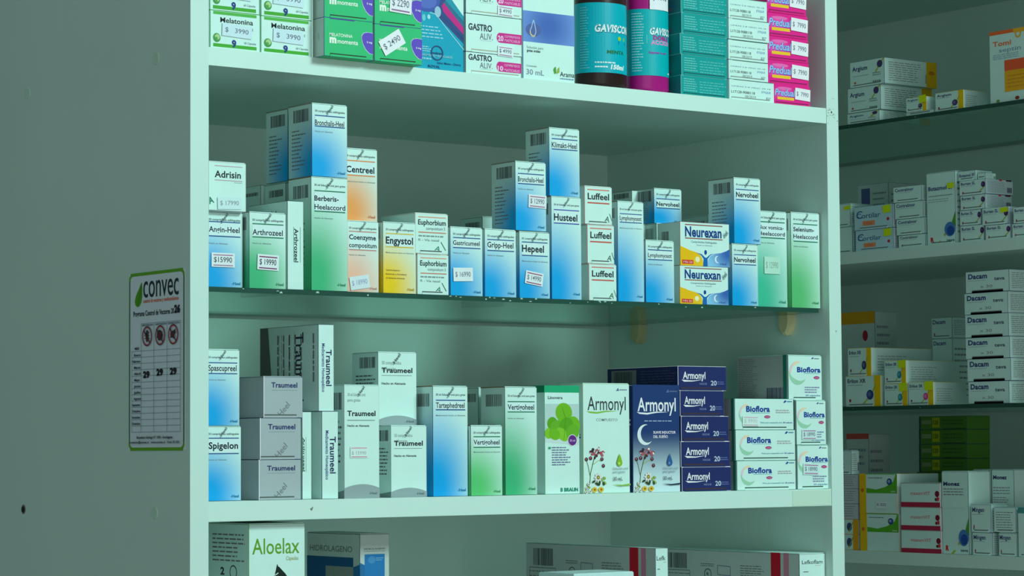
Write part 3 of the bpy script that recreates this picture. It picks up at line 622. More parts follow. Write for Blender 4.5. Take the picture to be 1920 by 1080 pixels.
# ------------------------------------------------------------------ places of the cartons: x, y, z, width, height, depth in mm (front left bottom corner), turn in degrees
T = {
 'mw1': (3.3, 3, 1828.5, 55.2, 36.1, 45, 0),
 'mw2': (59.3, 3, 1828.5, 58.2, 35.8, 45, 0),
 'mw3': (3, 3, 1864.6, 54.9, 37.1, 45, 0),
 'mw4': (59.4, 3, 1864.3, 58.3, 37.2, 45, 0),
 'mg1': (119.9, -14, 1828.5, 57.3, 37.9, 20.6, 0),
 'mg2': (178.4, -14, 1828.5, 57.3, 36.8, 30, 0),
 'mg3': (120.6, -13, 1866.4, 57.4, 39, 20.6, 0),
 'mg4': (179.2, -13, 1865.3, 56.7, 39.3, 30, 0),
 'teal': (237.7, 4, 1828.5, 61.9, 117, 30, 0),
 'ga10': (300.8, 3, 1828.5, 71.1, 22.1, 40, 0),
 'ga20': (300.9, 3, 1850.6, 71.8, 39.3, 40, 0),
 'ga20b': (301.2, 3, 1889.9, 71.9, 38.3, 40, 0),
 'ml30': (374.7, 4, 1828.5, 67.9, 115.3, 45, 0),
 'tc5': (590, 6, 1828.5, 66.8, 21.9, 60, 0),
 'tc4': (591, 6, 1850.4, 66.1, 22.8, 60, 0),
 'tc3': (589.4, 6, 1873.2, 68.1, 22.8, 60, 0),
 'tc2': (591.7, 6, 1896, 66.2, 22.9, 60, 0),
 'tc1': (591.2, 6, 1918.9, 67, 22.4, 60, 0),
 'wc5': (657.3, 4, 1828.5, 67.2, 22.9, 70, 0),
 'wc4': (657.8, 5, 1851.5, 59.2, 21.4, 70, 0),
 'wc3': (657.7, 5, 1872.9, 59.2, 22.4, 70, 0),
 'wc2': (657.5, 4, 1895.3, 60.9, 23.5, 70, 0),
 'wc1': (658.4, 5, 1918.7, 58.1, 23.3, 70, 0),
 'pk5': (725.5, 6, 1828.5, 55.5, 23.3, 60, 0),
 'pk4': (719, 8, 1851.8, 62.3, 26.6, 60, 0),
 'pk3': (718.9, 8, 1878.4, 62, 26.9, 60, 0),
 'pk2': (719.4, 8, 1905.3, 61.2, 26.4, 60, 0),
 'pk1': (718.6, 8, 1931.7, 60.1, 26.3, 60, 0),
 'angin': (9.2, 22, 1602.6, 41.6, 72.8, 41.6, 0),
 'adrisin': (8, 14, 1675.4, 41.6, 47, 40, 0),
 'arth': (52.5, 14, 1602.6, 41.8, 73.8, 41.8, 0),
 'arthn': (94.2, 12, 1602.6, 18.8, 86, 72.5, 0),
 'berb': (121.2, 12, 1602.6, 42.9, 111.4, 41.5, 0),
 'bron': (122.1, 12, 1714, 41.8, 72.1, 42.6, 0),
 'bk2': (128.4, 70, 1602.6, 23.6, 111, 40, 0),
 'bk1': (125, 112, 1602.6, 11.9, 111.2, 40, 0),
 'bronl': (124.8, 60, 1713.7, 39.9, 72.1, 41.3, 0),
 'coen': (165.6, 18, 1602.6, 39, 71.2, 39, 0),
 'cent': (166.1, 24, 1673.9, 41.2, 72.3, 41.2, 0),
 'engy': (206.3, 14, 1602.6, 40.4, 71.3, 40.4, 0),
 'euph1': (247.7, 14, 1602.6, 38.9, 41.1, 57.6, 0),
 'euph2': (245.3, 14, 1643.7, 40.9, 41.1, 61.6, 0),
 'gastr': (288.2, 14, 1602.6, 41, 70.2, 41, 0),
 'gripp': (331.2, 14, 1602.6, 40.8, 70, 40.8, 0),
 'hepe': (375.4, 14, 1602.6, 40.2, 69.2, 40.2, 0),
 'bron2': (372.4, 16, 1672.6, 40.6, 72.1, 41.2, 0),
 'bkm': (428, 150, 1602.6, 28.8, 97.4, 40, 0),
 'hust': (417.4, 14, 1602.6, 40.2, 107.9, 40.2, 0),
 'klim': (416, 15, 1710.5, 41, 72, 40.5, 0),
 'luf1': (466.1, 13, 1602.6, 37.8, 39.2, 36, 0),
 'luf2': (464.4, 13, 1641.8, 36.8, 41.2, 36, 0),
 'luf3': (461.2, 13, 1683.1, 37.5, 40.6, 36, 0),
 'lymt': (504.5, 12, 1602.6, 36.6, 107.2, 32, 0),
 'lyms': (542.6, 12, 1602.6, 40.6, 67.4, 34, 0),
 'neu1': (590.4, 12, 1602.6, 70.1, 41.7, 33, 0),
 'neu2': (591.4, 12, 1644.3, 71.3, 47.4, 38, 0),
 'bkn1': (617, 82, 1602.6, 41.1, 93.7, 45, 0),
 'bkn2': (601.3, 100, 1602.6, 28.5, 93.7, 45, 0),
 'nerb': (617.2, 86, 1696.3, 40.8, 39.5, 37.6, 0),
 'nerc': (608.5, 114, 1696.3, 19.3, 38.4, 40, 0),
 'nerl': (665.5, 12, 1602.6, 38.9, 68.5, 38.9, 0),
 'neru': (669.3, 12, 1671.1, 40.2, 73.1, 42.1, 0),
 'bkn3': (699.7, 90, 1602.6, 40.9, 107.2, 45, 0),
 'nux': (706.3, 18, 1602.6, 47.9, 107.4, 34, 0),
 'sel': (753.9, 12, 1602.6, 44.4, 107.5, 34, 0),
 'spig': (5.8, 16, 1400.6, 39.5, 70.9, 39.5, 0),
 'spas': (5.5, 16, 1471.5, 38.1, 72.6, 38.1, 0),
 'ts3': (61.7, 12, 1400.6, 47.8, 38.6, 70, 0),
 'ts2': (63, 12, 1439.2, 46.7, 39.8, 70, 0),
 'ts1': (67.1, 12, 1479, 44.7, 40, 66, 0),
 'trn1': (111.7, 14, 1400.6, 11.2, 84.5, 60, 0),
 'trn2': (130.4, 8, 1400.6, 19.3, 84.9, 90, 0),
 'tbig': (127.9, 10, 1485.5, 18.4, 84.3, 107.9, 0),
 't30': (154.8, 6, 1400.6, 41.7, 110.9, 41.7, 0),
 'tlow': (213.6, 12, 1400.6, 43.6, 71.5, 43.6, 0),
 'tup': (210.8, 30, 1472.1, 47, 73.3, 47, 0),
 'tart': (262.9, 10, 1400.6, 43.6, 110.9, 43.6, 0),
 'verl': (351.2, 8, 1400.6, 41.6, 110.8, 41.6, 0),
 'vers': (306.6, 6, 1400.6, 40.1, 71.4, 28, 0),
 'verb': (358.8, 64, 1400.6, 28.9, 111.3, 40, 0),
 'lino': (402.1, 8, 1400.6, 46.1, 112.3, 46.1, 0),
 'armw': (452.5, 8, 1400.6, 63.1, 115.3, 40, 0),
 'armd': (519.9, 8, 1400.6, 65, 114.2, 40, 0),
 'as5': (588, 9, 1400.6, 70.8, 26.2, 75, 0),
 'as4': (586.9, 9, 1426.8, 70.8, 27.4, 75, 0),
 'as3': (587.7, 9, 1454.2, 68.2, 27.4, 75, 0),
 'as2': (586.5, 9, 1481.6, 63.2, 27.5, 75, 0),
 'as1': (583.9, 9, 1509.1, 69.7, 26.3, 120.7, 0),
 'bl3': (663.9, 6, 1400.6, 87.6, 32.4, 60, 0),
 'bl2': (662.5, 6, 1433, 88.8, 33.6, 60, 0),
 'bl1': (661.9, 6, 1466.6, 87.6, 34.3, 60, 0),
 'br2': (752.6, 5, 1400.6, 48.7, 49.4, 90, 0),
 'br1': (751.9, 5, 1449.9, 45.5, 49.7, 90, 0),
 'bu': (743.5, 8, 1499.6, 51.5, 50.3, 84.5, 0),
 'aloe': (52, 14, 1215, 63.1, 163.6, 75.4, 0),
 'hidr': (208.3, 60, 1215, 35.9, 149.1, 98.3, 0),
 'lef1': (567.4, 30, 1215, 17.9, 125.2, 230, 0),
 'lef2': (760.2, 12, 1215, 39.7, 114.3, 245, 0),
 'lowf': (438.9, 8, 1215, 80.6, 103.1, 60, 0),
 'arg3': (1106, 281.2, 1859.1, 57.7, 14.6, 92.2, -90),
 'arg2': (1106, 279.9, 1873.8, 59.5, 32.2, 92.3, -90),
 'arg1': (1106, 275.3, 1906, 62.3, 33.3, 94.2, -90),
 'flat': (1105, 175.5, 1859.1, 48.5, 4.6, 50, -90),
 'sma': (1105, 175.3, 1863.7, 35.3, 17.8, 70, -90),
 'smb': (1105, 125, 1859.1, 47.3, 23.4, 43.5, -90),
 'tomi': (1105, 33.9, 1859.1, 70.3, 87.3, 60, -90),
 'sl2': (1110, 312.2, 1695.1, 33.3, 34.5, 40, -90),
 'sl1': (1110, 314.5, 1729.6, 32.3, 29.9, 40, -90),
 'slb': (1210, 370.3, 1695.1, 57.6, 100.2, 60, -90),
 'cor2': (1106, 269.5, 1695.1, 67.9, 27.2, 45, -90),
 'cor1': (1106, 271.3, 1722.3, 69, 30.2, 45, -90),
 'con4': (1106, 193, 1695.1, 46.9, 15.7, 40, -90),
 'con3': (1106, 196.4, 1710.9, 49.7, 20.4, 40, -90),
 'con2': (1106, 198.8, 1731.3, 49.8, 21, 40, -90),
 'con1': (1106, 201.1, 1752.3, 49.9, 19.7, 40, -90),
 'but': (1106, 143.3, 1695.1, 48.4, 89.5, 45, -90),
 'bur4': (1106, 87.7, 1695.1, 39.3, 20.2, 40, -90),
 'bur3': (1106, 88.1, 1715.3, 35, 18.7, 38, -90),
 'bur2': (1106, 86.8, 1734, 40.7, 17.9, 47.6, -90),
 'bur1': (1106, 88.1, 1751.9, 42.9, 18.5, 49, -90),
 'buh1': (1108, 91.4, 1770.4, 28.2, 12.2, 30, -90),
 'buh2': (1110, 61.6, 1770.4, 13, 7.7, 18.8, -90),
 'bum4': (1105, 45.6, 1695.1, 40.6, 17.8, 30, -90),
 'bum3': (1105, 50.4, 1712.9, 42, 21.1, 30, -90),
 'bue4': (1105, 2.8, 1695.1, 39.3, 16.6, 40, -90),
 'bue3': (1105, 0.7, 1711.7, 37.7, 19.7, 40, -90),
 'eri1': (1106, 291.5, 1497.8, 63.2, 39, 112, -90),
 'eri2': (1106, 222.2, 1497.8, 40.1, 27.8, 98, -90),
 'eri3': (1106, 180.3, 1497.8, 42.9, 28.5, 59, -90),
 'eru1': (1106, 286.8, 1536.8, 42.3, 35.6, 110.3, -90),
 'eru2': (1106, 221.5, 1525.6, 37.7, 28.9, 96.3, -90),
 'ylb': (1230, 446.1, 1497.8, 84.4, 129.7, 40, -90),
 'st2': (1212, 240.1, 1497.8, 35.5, 87.6, 45, -90),
 'st1': (1212, 241.1, 1585.4, 36.5, 26.5, 45, -90),
 'da6': (1106, 79.1, 1497.8, 66.3, 27.1, 60, -90),
 'da5': (1106, 80.2, 1524.9, 70.6, 27.3, 60, -90),
 'da4': (1106, 82.2, 1552.1, 71.6, 26, 60, -90),
 'da3': (1106, 82.5, 1578.2, 70.8, 28, 60, -90),
 'da2': (1106, 83.1, 1606.1, 70.8, 26.1, 60, -90),
 'da1': (1106, 80.4, 1632.2, 70.8, 26.2, 60, -90),
 'le5': (1108, 313, 1315.5, 38.8, 20, 40, -90),
 'le4': (1108, 312.6, 1335.5, 38.8, 19.1, 40, -90),
 'le3': (1108, 312.2, 1354.6, 38.8, 19.8, 40, -90),
 'le2': (1108, 311.8, 1374.4, 38.8, 19.1, 40, -90),
 'le1': (1108, 311.4, 1393.5, 38.8, 18.1, 40, -90),
 'lt': (1108, 316, 1411.6, 31.2, 31.1, 14, -90),
 'gy2': (1106, 268.8, 1315.5, 68.4, 47.3, 74, -90),
 'gy1': (1106, 269.2, 1362.9, 67.1, 50, 73.9, -90),
 'max3': (1104, 194.4, 1315.5, 68.6, 28.1, 60, -90),
 'max2': (1104, 194.6, 1343.6, 67.7, 28.5, 60, -90),
 'max1': (1104, 193.9, 1372.1, 66.8, 29.8, 60, -90),
 'mon1': (1105, 124.9, 1315.5, 44.2, 101.2, 38, -90),
 'mon2': (1146, 112.1, 1315.5, 28.2, 102.8, 35, -90),
 'mon3': (1146, 80.5, 1315.5, 36.3, 102.9, 35, -90),
 'mi2': (1105, 75.5, 1315.5, 32.8, 27.4, 30, -90),
 'mi1': (1105, 77, 1342.9, 32.5, 34.4, 30, -90),
 'mi4': (1105, 33.3, 1315.5, 29.6, 28.3, 30, -90),
 'mi3': (1105, 40.3, 1343.9, 35.6, 29.8, 30, -90),
 'tea': (1104, 1.2, 1315.5, 29.1, 58.7, 40, -90),
 'red': (1190, 83.5, 1315.5, 47.4, 95.8, 50, -90),
 'gsb': (1250, 308.4, 1315.5, 83.6, 97.6, 60, -90),
 'gs4': (1250, 304.3, 1413.1, 84.9, 17.8, 43.8, -90),
 'gs3': (1250, 304, 1430.9, 84.9, 18.6, 43.8, -90),
 'gs2': (1250, 303.6, 1449.6, 84.9, 18.9, 43.8, -90),
 'gs1': (1250, 303.2, 1468.5, 84.9, 17.5, 43.8, -90),
 'bkl': (1240, 429.6, 1315.5, 42.6, 149, 40, -90),
}

def tag(o, label, cat, group=None, kind=None):
    if label: o['label'] = label
    if cat: o['category'] = cat
    if group: o['group'] = group
    if kind: o['kind'] = kind
    return o
def place(key, art, label, group, name='medicine_carton'):
    x, y, z, w, h, d, rot = [v/1000 for v in T[key][:6]]+[T[key][6]]
    k = Carton(w-.0004, h, d); art(k)
    o = k.build(name, (x, y, z), rot)
    return tag(o, label, 'box', group)

# ------------------------------------------------------------------ the room
def struct(name, a, b, mat):
    g = Geo(); g.box(a, b, mat); o = g.build(name); o['kind'] = 'structure'; return o
WALL = paint((120, 150, 144), 0.8, 'painted_wall')
FLOOR = paint((112, 120, 116), 0.5, 'grey_floor_tile')
struct('floor', (-3.2, -3.6, -.05), (1.5, .86, 0), FLOOR)
struct('wall_back', (-3.2, .80, 0), (1.5, .86, 3.0), WALL)
struct('wall_right', (1.46, -3.6, 0), (1.52, .80, 3.0), WALL)

# ------------------------------------------------------------------ main shelving unit
W = 0.80; T1 = 0.0197; T2 = 0.0181; DP = 0.3933; DS = 0.43
def part(parent, name, a, b, mat, mats=None, label=None):
    g = Geo(); g.box(a, b, mat, mats); o = g.build(name, parent)
    m = o.modifiers.new('edge', 'BEVEL'); m.width = .0008; m.segments = 2; m.limit_method = 'ANGLE'
    if label: o['label'] = label
    return o
unit = bpy.data.objects.new('shelving_unit', None); COL.objects.link(unit)
tag(unit, 'white melamine shelving unit in front with a paper notice on its side', 'shelf')
pl = part(unit, 'side_panel', (-T1, 0, 0), (0, DS, 2.4), BOARD2, label='left side panel with screw caps')
prr = part(unit, 'side_panel', (W, 0, 0), (W+T2, DS, 2.4), BOARD2, label='right side panel')
part(unit, 'back_panel', (0.0002, DP, .06), (W-.0002, DP+.006, 2.38), BOARD2)
for z0, z1 in ((2.18, 2.20), (1.8113, 1.8285), (1.3818, 1.4006), (1.196, 1.215), (.80, .82), (.42, .44), (.06, .08)):
    bd_ = part(unit, 'shelf_board', (.0002, .0006, z0), (W-.0002, DP-.0002, z1), BOARD)
    if abs(z0-1.3818) < .001: board3 = bd_
# plastic supports carrying the glass
CREAM = paint((178, 200, 150), 0.45, 'cream_plastic')
def support(y, side=1):
    prof = [(-.0085, 0), (.0105, 0), (.0105, -.010), (.0085, -.017), (.004, -.023), (-.002, -.0232), (-.0065, -.019), (-.0105, -.013), (-.0085, -.007)]
    g = Geo(); n = len(prof); x0 = W if side > 0 else 0; s = -1 if side > 0 else 1
    ring = [[(x0+s*o_, y-sc*py, 1.5976-.00005+sc2*pz) for py, pz in prof] for o_, sc, sc2 in ((.0, 1.0, 1.0), (.008, 1.0, 1.0), (.0105, .75, .86))]
    for a, b in zip(ring, ring[1:]):
        for i in range(n):
            q = (a[i], a[(i+1) % n], b[(i+1) % n], b[i]); g.poly(q if s > 0 else q[::-1], CREAM)
    g.poly(ring[-1] if s > 0 else ring[-1][::-1], CREAM)
    g.box((x0+s*.012 if s < 0 else x0+.0105, y-.003, 1.586), (x0-.0105 if s < 0 else x0+.012, y+.001, 1.5974), CREAM) if False else None
    o = g.build('shelf_support', unit); o['label'] = 'cream plastic shelf support'
for y in (.0657, .3315): support(y); support(y, -1)
# screw caps, hole, scuffs, tape
def disc(name, c, ax, r, t, mat, label=None, n=20):
    g = Geo(); A = []; Bv = []
    for i in range(n):
        a = 2*math.pi*i/n; u, v = r*math.cos(a), r*math.sin(a)
        if ax == 'x': A.append((c[0], c[1]-u, c[2]+v)); Bv.append((c[0]-t, c[1]-u*.9, c[2]+v*.9))
        else: A.append((c[0]+u, c[1], c[2]+v)); Bv.append((c[0]+u*.9, c[1]-t, c[2]+v*.9))
    for i in range(n): j = (i+1) % n; g.poly((A[i], A[j], Bv[j], Bv[i]), mat)
    g.poly(Bv, mat); o = g.build(name, pl)
    if label: o['label'] = label
for y, z in ((.3396, 1.8213), (.0655, 1.8237), (.0672, 1.3893)):
    disc('screw_cap', (-T1, y, z), 'x', .0062, .0007, paint((164, 226, 204), .4))
disc('screw_hole', (-T1, .3449, 1.3887), 'x', .005, .0004, paint((96, 118, 112), .5), 'dark open screw hole')
disc('screw_hole', (-T1-.0004, .3449, 1.3885), 'x', .0034, .0003, paint((14, 24, 24), .5), 'dark open screw hole')
g = Geo(); f = Face(g, 1, 1, lambda x, z, n: (x, -n, z)); rnd = random.Random(5)
for i in range(16):
    x = .8005+rnd.uniform(0, .016); z = 1.8229+rnd.gauss(0, .006)
    f.line([(x, 1-z), (min(.8175, x+rnd.uniform(.0008, .003)), 1-z+rnd.uniform(-.0015, .0015))], .0005, rnd.choice(((120, 150, 130), (96, 120, 110), (140, 170, 140))))
f.ell(.8075, 1-1.8245, .0008, .0012, (40, 60, 56)); f.ell(.8098, 1-1.577, .0008, .001, (120, 170, 160))
g.build('scuff_mark', prr)
g = Geo(); f = Face(g, 1, 1, lambda x, z, n: (x, .0006-n, z)); f.line([(.1125, 1-1.3922), (.1138, 1-1.3903), (.1152, 1-1.3935)], .0012, (90, 120, 110)); f.line([(.1130, 1-1.3905), (.1142, 1-1.3925)], .001, (110, 140, 120))
g.build('pencil_mark', board3)
g = Geo(); g.box((.7405, .0001, 1.3825), (.7990, .00062, 1.3995), paint((174, 230, 208), .35)); o = g.build('tape', board3); o['label'] = 'strip of yellowed clear tape'

def glass_shelf(a, b, label, front):
    g = Geo(); e = {'front': GLASS_EDGE, 'left': GLASS_EDGE, 'right': GLASS_EDGE, 'back': GLASS_EDGE}
    g.box(a, b, GLASS, e)
    o = g.build('glass_shelf'); m = o.modifiers.new('edge', 'BEVEL'); m.width = .0006; m.segments = 2
    # worn, chipped pale marks along the polished edge
    h = Geo(); rnd = random.Random(len(label)); mt = paint((150, 206, 190), .3, 'chipped_glass'); L = (b[0]-a[0]) if front == 'y' else (b[1]-a[1])
    for i in range(26):
        s = rnd.uniform(.0, L-.01); zz = rnd.uniform(a[2]+.0008, b[2]-.0012); ll = rnd.uniform(.0012, .0042); q = rnd.uniform(.0006, .0018)
        if front == 'y': x = a[0]+s; h.poly([(x, a[1]-.00008, zz), (x+ll, a[1]-.00008, zz), (x+ll*.8, a[1]-.00008, zz+q), (x+ll*.3, a[1]-.00008, zz+q)], mt)
        else: y = a[1]+s; h.poly([(a[0]-.00008, y, zz), (a[0]-.00008, y-ll, zz), (a[0]-.00008, y-ll*.7, zz+q)], mt)
    c = h.build('edge_chips', o)
    tag(o, label, 'shelf'); return o
glass_shelf((.002, .0095, 1.5977), (.7925, DP-.006, 1.6026), 'green edged glass shelf inside the front unit, carrying the gradient cartons', 'y')

# ------------------------------------------------------------------ paper notice on the side panel
def notice():
    w, h = .1085, .170; g = Geo(); P0 = (190, 236, 240)
    g.box((0, 0, 0), (w, .0004, h), paint(P0))
    F = Face(g, w, h, lambda x, z, n: (x, -n, z)); GR = (84, 172, 34); GD = (44, 120, 60)
    F.line([(.03, .006), (.97, .006)], .028, GR); F.line([(.03, .994), (.97, .994)], .028, GR); F.line([(.014, .02), (.014, .98)], .020, GD); F.line([(.986, .02), (.986, .98)], .020, GD)
    for u, t, a0 in ((.06, .038, 180), (.94, .038, 270), (.94, .962, 0), (.06, .962, 90)): F.ring(u, t, .058, .026, GR, a0, a0+90, 8)
    F.poly([(.235, .050), (.19, .085), (.135, .122), (.11, .155), (.12, .178), (.155, .19), (.195, .186), (.23, .165), (.245, .13), (.245, .085)], (70, 160, 14)); F.line([(.235, .055), (.2, .13), (.17, .185)], .008, (40, 110, 20))
    F.text('convec', .265, .140, .63, .145, (26, 48, 52), -.004); F.text('control de vectores y medioambiente',   .265, .170, .63, .022, (196, 130, 100), .02)
    F.text('Programa Control de Vectores 20', .085, .243, .73, .030, (34, 54, 66), .012); hw = Geo(); H_ = Face(hw, w, h, lambda x, z, n: (x, -n, z), .0006); H_.text('26', .825, .240, .1, .042, (16, 24, 34), .05)
    LN = (104, 150, 152)
    F.rect(.24, .285, .93, .287, LN)
    for i in range(15):
        t = .4395+.0352*i
        if i < 14: F.rect(.06, t, .93, t+.0022, LN)
    for u in (.23, .46, .695, .93): F.rect(u, .285, u+.005, .897, LN)
    F.rect(.06, .4395, .065, .897, LN)
    for i, s in enumerate(('MES', 'Enero', 'Febrero', 'Marzo', 'Abril', 'Mayo', 'Junio', 'Julio', 'Agosto', 'Septiembre', 'Octubre', 'Noviembre', 'Diciembre')):
        F.text(s, .135-.006*len(s) if len(s) < 7 else .075, .434+.0352*i if i else .432, min(.145, .02*len(s)+.02), .013, (36, 54, 64), .03)
    for u, s in ((.25, 'DESRATIZACION'), (.49, 'SANITIZACION'), (.72, 'DESINSECTACION')): F.text(s, u, .302, .2, .011, (56, 80, 90), .02)
    RED = (96, 40, 50); BK = (30, 44, 50)
    for u in (.345, .58, .812):
        F.ring(u, .360, .088, .016, (60, 34, 44)); F.ring(u, .360, .080, .007, (190, 80, 90))
    F.ell(.345, .360, .022, .034, BK); F.ell(.355, .335, .014, .010, (60, 60, 70)); F.ell(.35, .370, .02, .02, RED)
    for s in (-1, 1):
        for q in (-1, 0, 1): F.line([(.345, .360+.01*q), (.345+.045*s, .360+.018*q-.005)], .007, BK)
    for i in range(9): F.ell(.58+.035*math.cos(i*.7), .360+.022*math.sin(i*.7), .016, .010, BK, 0, 8)
    F.ell(.58, .360, .03, .02, RED); F.ell(.805, .360, .035, .02, RED); F.ell(.84, .347, .02, .012, BK); F.line([(.79, .365), (.775, .38)], .014, BK); F.line([(.82, .370), (.83, .385)], .012, BK); F.line([(.845, .34), (.865, .33)], .01, BK)
    for u in (.345, .58, .812): F.line([(u-.055, .360-.036), (u+.055, .360+.036)], .014, (70, 36, 46))
    for u, t in ((.27, .592), (.51, .583), (.75, .581)): H_.text('29', u, t, .115, .036, (10, 16, 22), .05)
    F.text('Baquedano Santiago N° 1050 - Antofagasta', .17, .935, .64, .014, (46, 66, 78), .03)
    F.text('contacto@convec.cl   www.convec.cl   Fono 55 555', .05, .962, .88, .013, (46, 66, 78), .03)
    o = g.build('notice_sheet', None, (-T1-.0005, .1178, 1.449), -math.pi/2)
    c = hw.build('handwriting', o); c['label'] = 'handwritten black numbers'
    tag(o, 'green bordered paper pest control notice stuck on the side panel of the front unit', 'notice')
notice()

# ------------------------------------------------------------------ top shelf
G_MEL = 'white and green boxes at the left of the top shelf'
place('mw1', melatonina(0), 'white box with green stripes against the left panel, on the top shelf board', G_MEL)
place('mw2', melatonina(0), 'white box with green stripes on the top shelf board, touching the green boxes', G_MEL)
place('mw3', melatonina(0), 'white box with green stripes stacked highest against the left panel on the top shelf', G_MEL)
place('mw4', melatonina(0), 'white box with green stripes in the upper row, touching the green boxes', G_MEL)
G_MOM = 'green boxes with purple spot'
place('mg1', momenta(None), 'green box with purple spot and no sticker, lower left of the four', G_MOM)
place('mg2', momenta(dict(u=.36, t=.46, wu=.5, hu=.28, rot=32, price='$ 2490', lines=None, c=(206, 240, 240))), 'green box with purple spot and a tilted price sticker', G_MOM)
place('mg3', momenta(None), 'green box with purple spot, upper left of the four', G_MOM)
place('mg4', momenta(dict(u=.55, t=.42, wu=.46, hu=.34, rot=-3, price='$ 2290', lines=(130, 110, 150), c=(206, 236, 240))), 'green box with purple spot and a straight price sticker, upper right of the four', G_MOM)
place('teal', teal_box, 'tall teal box with navy and magenta diagonal bands on the top shelf', None)
G_GAS = 'white boxes with magenta number tab'
place('ga10', gastro('10', None), 'thin white box with the number 10 in magenta at the bottom of its stack', G_GAS)
place('ga20', gastro('20', dict(u=.70, t=.90, wu=.28, hu=.15, rot=-2, price='$ 4990', lines=(150, 110, 150), c=(196, 240, 236))), 'white box with the number 20 in magenta, in the middle of its stack', G_GAS)
place('ga20b', gastro('20', dict(u=.70, t=.84, wu=.28, hu=.15, rot=-2, price='$ 4990', lines=(150, 110, 150), c=(196, 240, 236))), 'white box with magenta tab at the top of its stack, cut by the photo edge', G_GAS)
place('ml30', drops30, 'white drops box with a blue band and a drop outline on the top shelf', None)

def bottle(cx, cy, rx, ry, z, body, label_c, art, text, hh, lab0, lab1):
    """flattened plastic bottle with a wrapped label and a cap"""
    g = Geo(); n = 40; bm_ = paint(body, .28, 'bottle_plastic_%d' % body[0])
    prof = [(.80, 0), (.93, .0012), (1, .005), (1, hh*.68), (.97, hh*.74), (.84, hh*.80), (.55, hh*.85), (.42, hh*.87), (.42, hh*.90)]
    rings = [[(rx*r*math.cos(2*math.pi*i/n), ry*r*math.sin(2*math.pi*i/n), zz) for i in range(n)] for r, zz in prof]
    for a, b in zip(rings, rings[1:]):
        for i in range(n): j = (i+1) % n; g.poly((a[i], a[j], b[j], b[i]), bm_)
    g.poly(rings[0][::-1], bm_); g.poly(rings[-1], bm_)
    o = g.build('medicine_bottle', None, (cx, cy, z), 0, weld=True, smooth=True)
    h = Geo(); lm = paint(label_c, .35); lw = 2*rx*1.30
    def fn(x, zz, nn, th=None):
        if th is None: th = -.8+(x/lw-.265)*2.6
        return ((rx+nn)*math.sin(th), -(ry+nn)*math.cos(th), lab0+zz)
    F = Face(h, lw, lab1-lab0, fn, .0005)
    m = 36
    for i in range(m):
        a, b = -2.5+4.0*i/m, -2.5+4.0*(i+1)/m; h.poly([fn(0, 0, .0004, a), fn(0, 0, .0004, b), fn(0, lab1-lab0, .0004, b), fn(0, lab1-lab0, .0004, a)], lm)
    art(F); h.build('label_wrap', o)
    c = Geo(); cp = [(.50, hh*.885), (.52, hh*.89), (.52, hh*.985), (.48, hh)]
    rr = [[(ry*r*1.1*math.cos(2*math.pi*i/n), ry*r*1.1*math.sin(2*math.pi*i/n), zz) for i in range(n)] for r, zz in cp]
    cm = paint((190, 236, 226), .35)
    for a, b in zip(rr, rr[1:]):
        for i in range(n): j = (i+1) % n; c.poly((a[i], a[j], b[j], b[i]), cm)
    c.poly(rr[-1], cm); c.build('bottle_cap', o)
    tag(o, text, 'bottle', 'bottles on the top shelf'); return o
def lab_a(F):
    W_ = (196, 244, 240); F.text('GAVISCON', .27, .42, .62, .105, (20, 90, 120), .06, shear=.18); F.text('GAVISCON', .265, .415, .62, .105, W_, .035, shear=.18)
    F.ell(.66, .50, .03, .03, (150, 200, 30)); F.rect(.66, .48, .78, .53, (110, 190, 60)); F.rect(.64, .54, .80, .585, (20, 110, 190)); F.poly([(.42, .73), (.52, .645), (.95, .68), (.95, .76)], (40, 150, 70)); F.text('MENTA', .45, .725, .3, .05, (20, 110, 50), .02)
    F.para(.27, .84, .58, .87, 1, W_, .6, 4, .02); F.para(.27, .90, .46, .935, 1, W_, .6, 5, .02); F.text('150ml', .50, .945, .24, .065, W_, .05, shear=.2); F.para(.02, .05, .2, .95, 24, (110, 206, 210), .3, 6, .4)
def lab_b(F):
    W_ = (196, 244, 240); P_ = (150, 40, 140); F.text('GAVISCON', .40, .385, .62, .105, (20, 90, 120), .06, shear=.18); F.text('GAVISCON', .395, .38, .62, .105, W_, .035, shear=.18)
    F.rect(.34, .39, .52, .52, (80, 190, 190)); F.text('DOBLE', .46, .46, .36, .06, P_, .05); F.text('ACCION', .42, .53, .42, .06, (190, 150, 200), .05); F.text('Suspensión oral', .38, .67, .36, .035, (130, 80, 170), .04); F.para(.06, .05, .3, .95, 22, (150, 226, 224), .35, 9, .4); F.para(.8, .93, .9, .97, 1, W_, .6, 3)
bottle(.498, .030, .030, .024, 1.8287, (40, 30, 28), (0, 172, 186), lab_a, 'dark brown medicine bottle with a teal label on the top shelf', .150, .0158, .0905)
b2 = bottle(.5625, .030, .0252, .020, 1.8287, (150, 26, 124), (0, 176, 180), lab_b, 'magenta medicine bottle with a teal label on the top shelf', .145, .0185, .0905)
g = Geo(); F = Face(g, .04, .03, lambda x, z, n: ((.0252+n)*math.sin((x-.016)/.0252), -(.020+n)*math.cos((x-.016)/.0252), .0885+z), .0012)
for i in range(5): F.rect(.12+.14*i, 0.1, .12+.14*(i+1), .95, (206, 238, 240))
F.rect(.12, .75, .82, .8, (150, 110, 150)); F.text('$ 9990', .2, .6, .5, .25, INK); g.build('price_sticker', b2)
ordn = ['topmost', 'second from top', 'third from top', 'fourth from top', 'bottom']
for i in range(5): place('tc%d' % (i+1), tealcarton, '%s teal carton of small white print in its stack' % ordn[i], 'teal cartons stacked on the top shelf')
for i in range(5): place('wc%d' % (i+1), whitecarton, '%s white carton end with stamped batch number, between teal and pink stacks' % ordn[i], 'white cartons stacked on the top shelf')
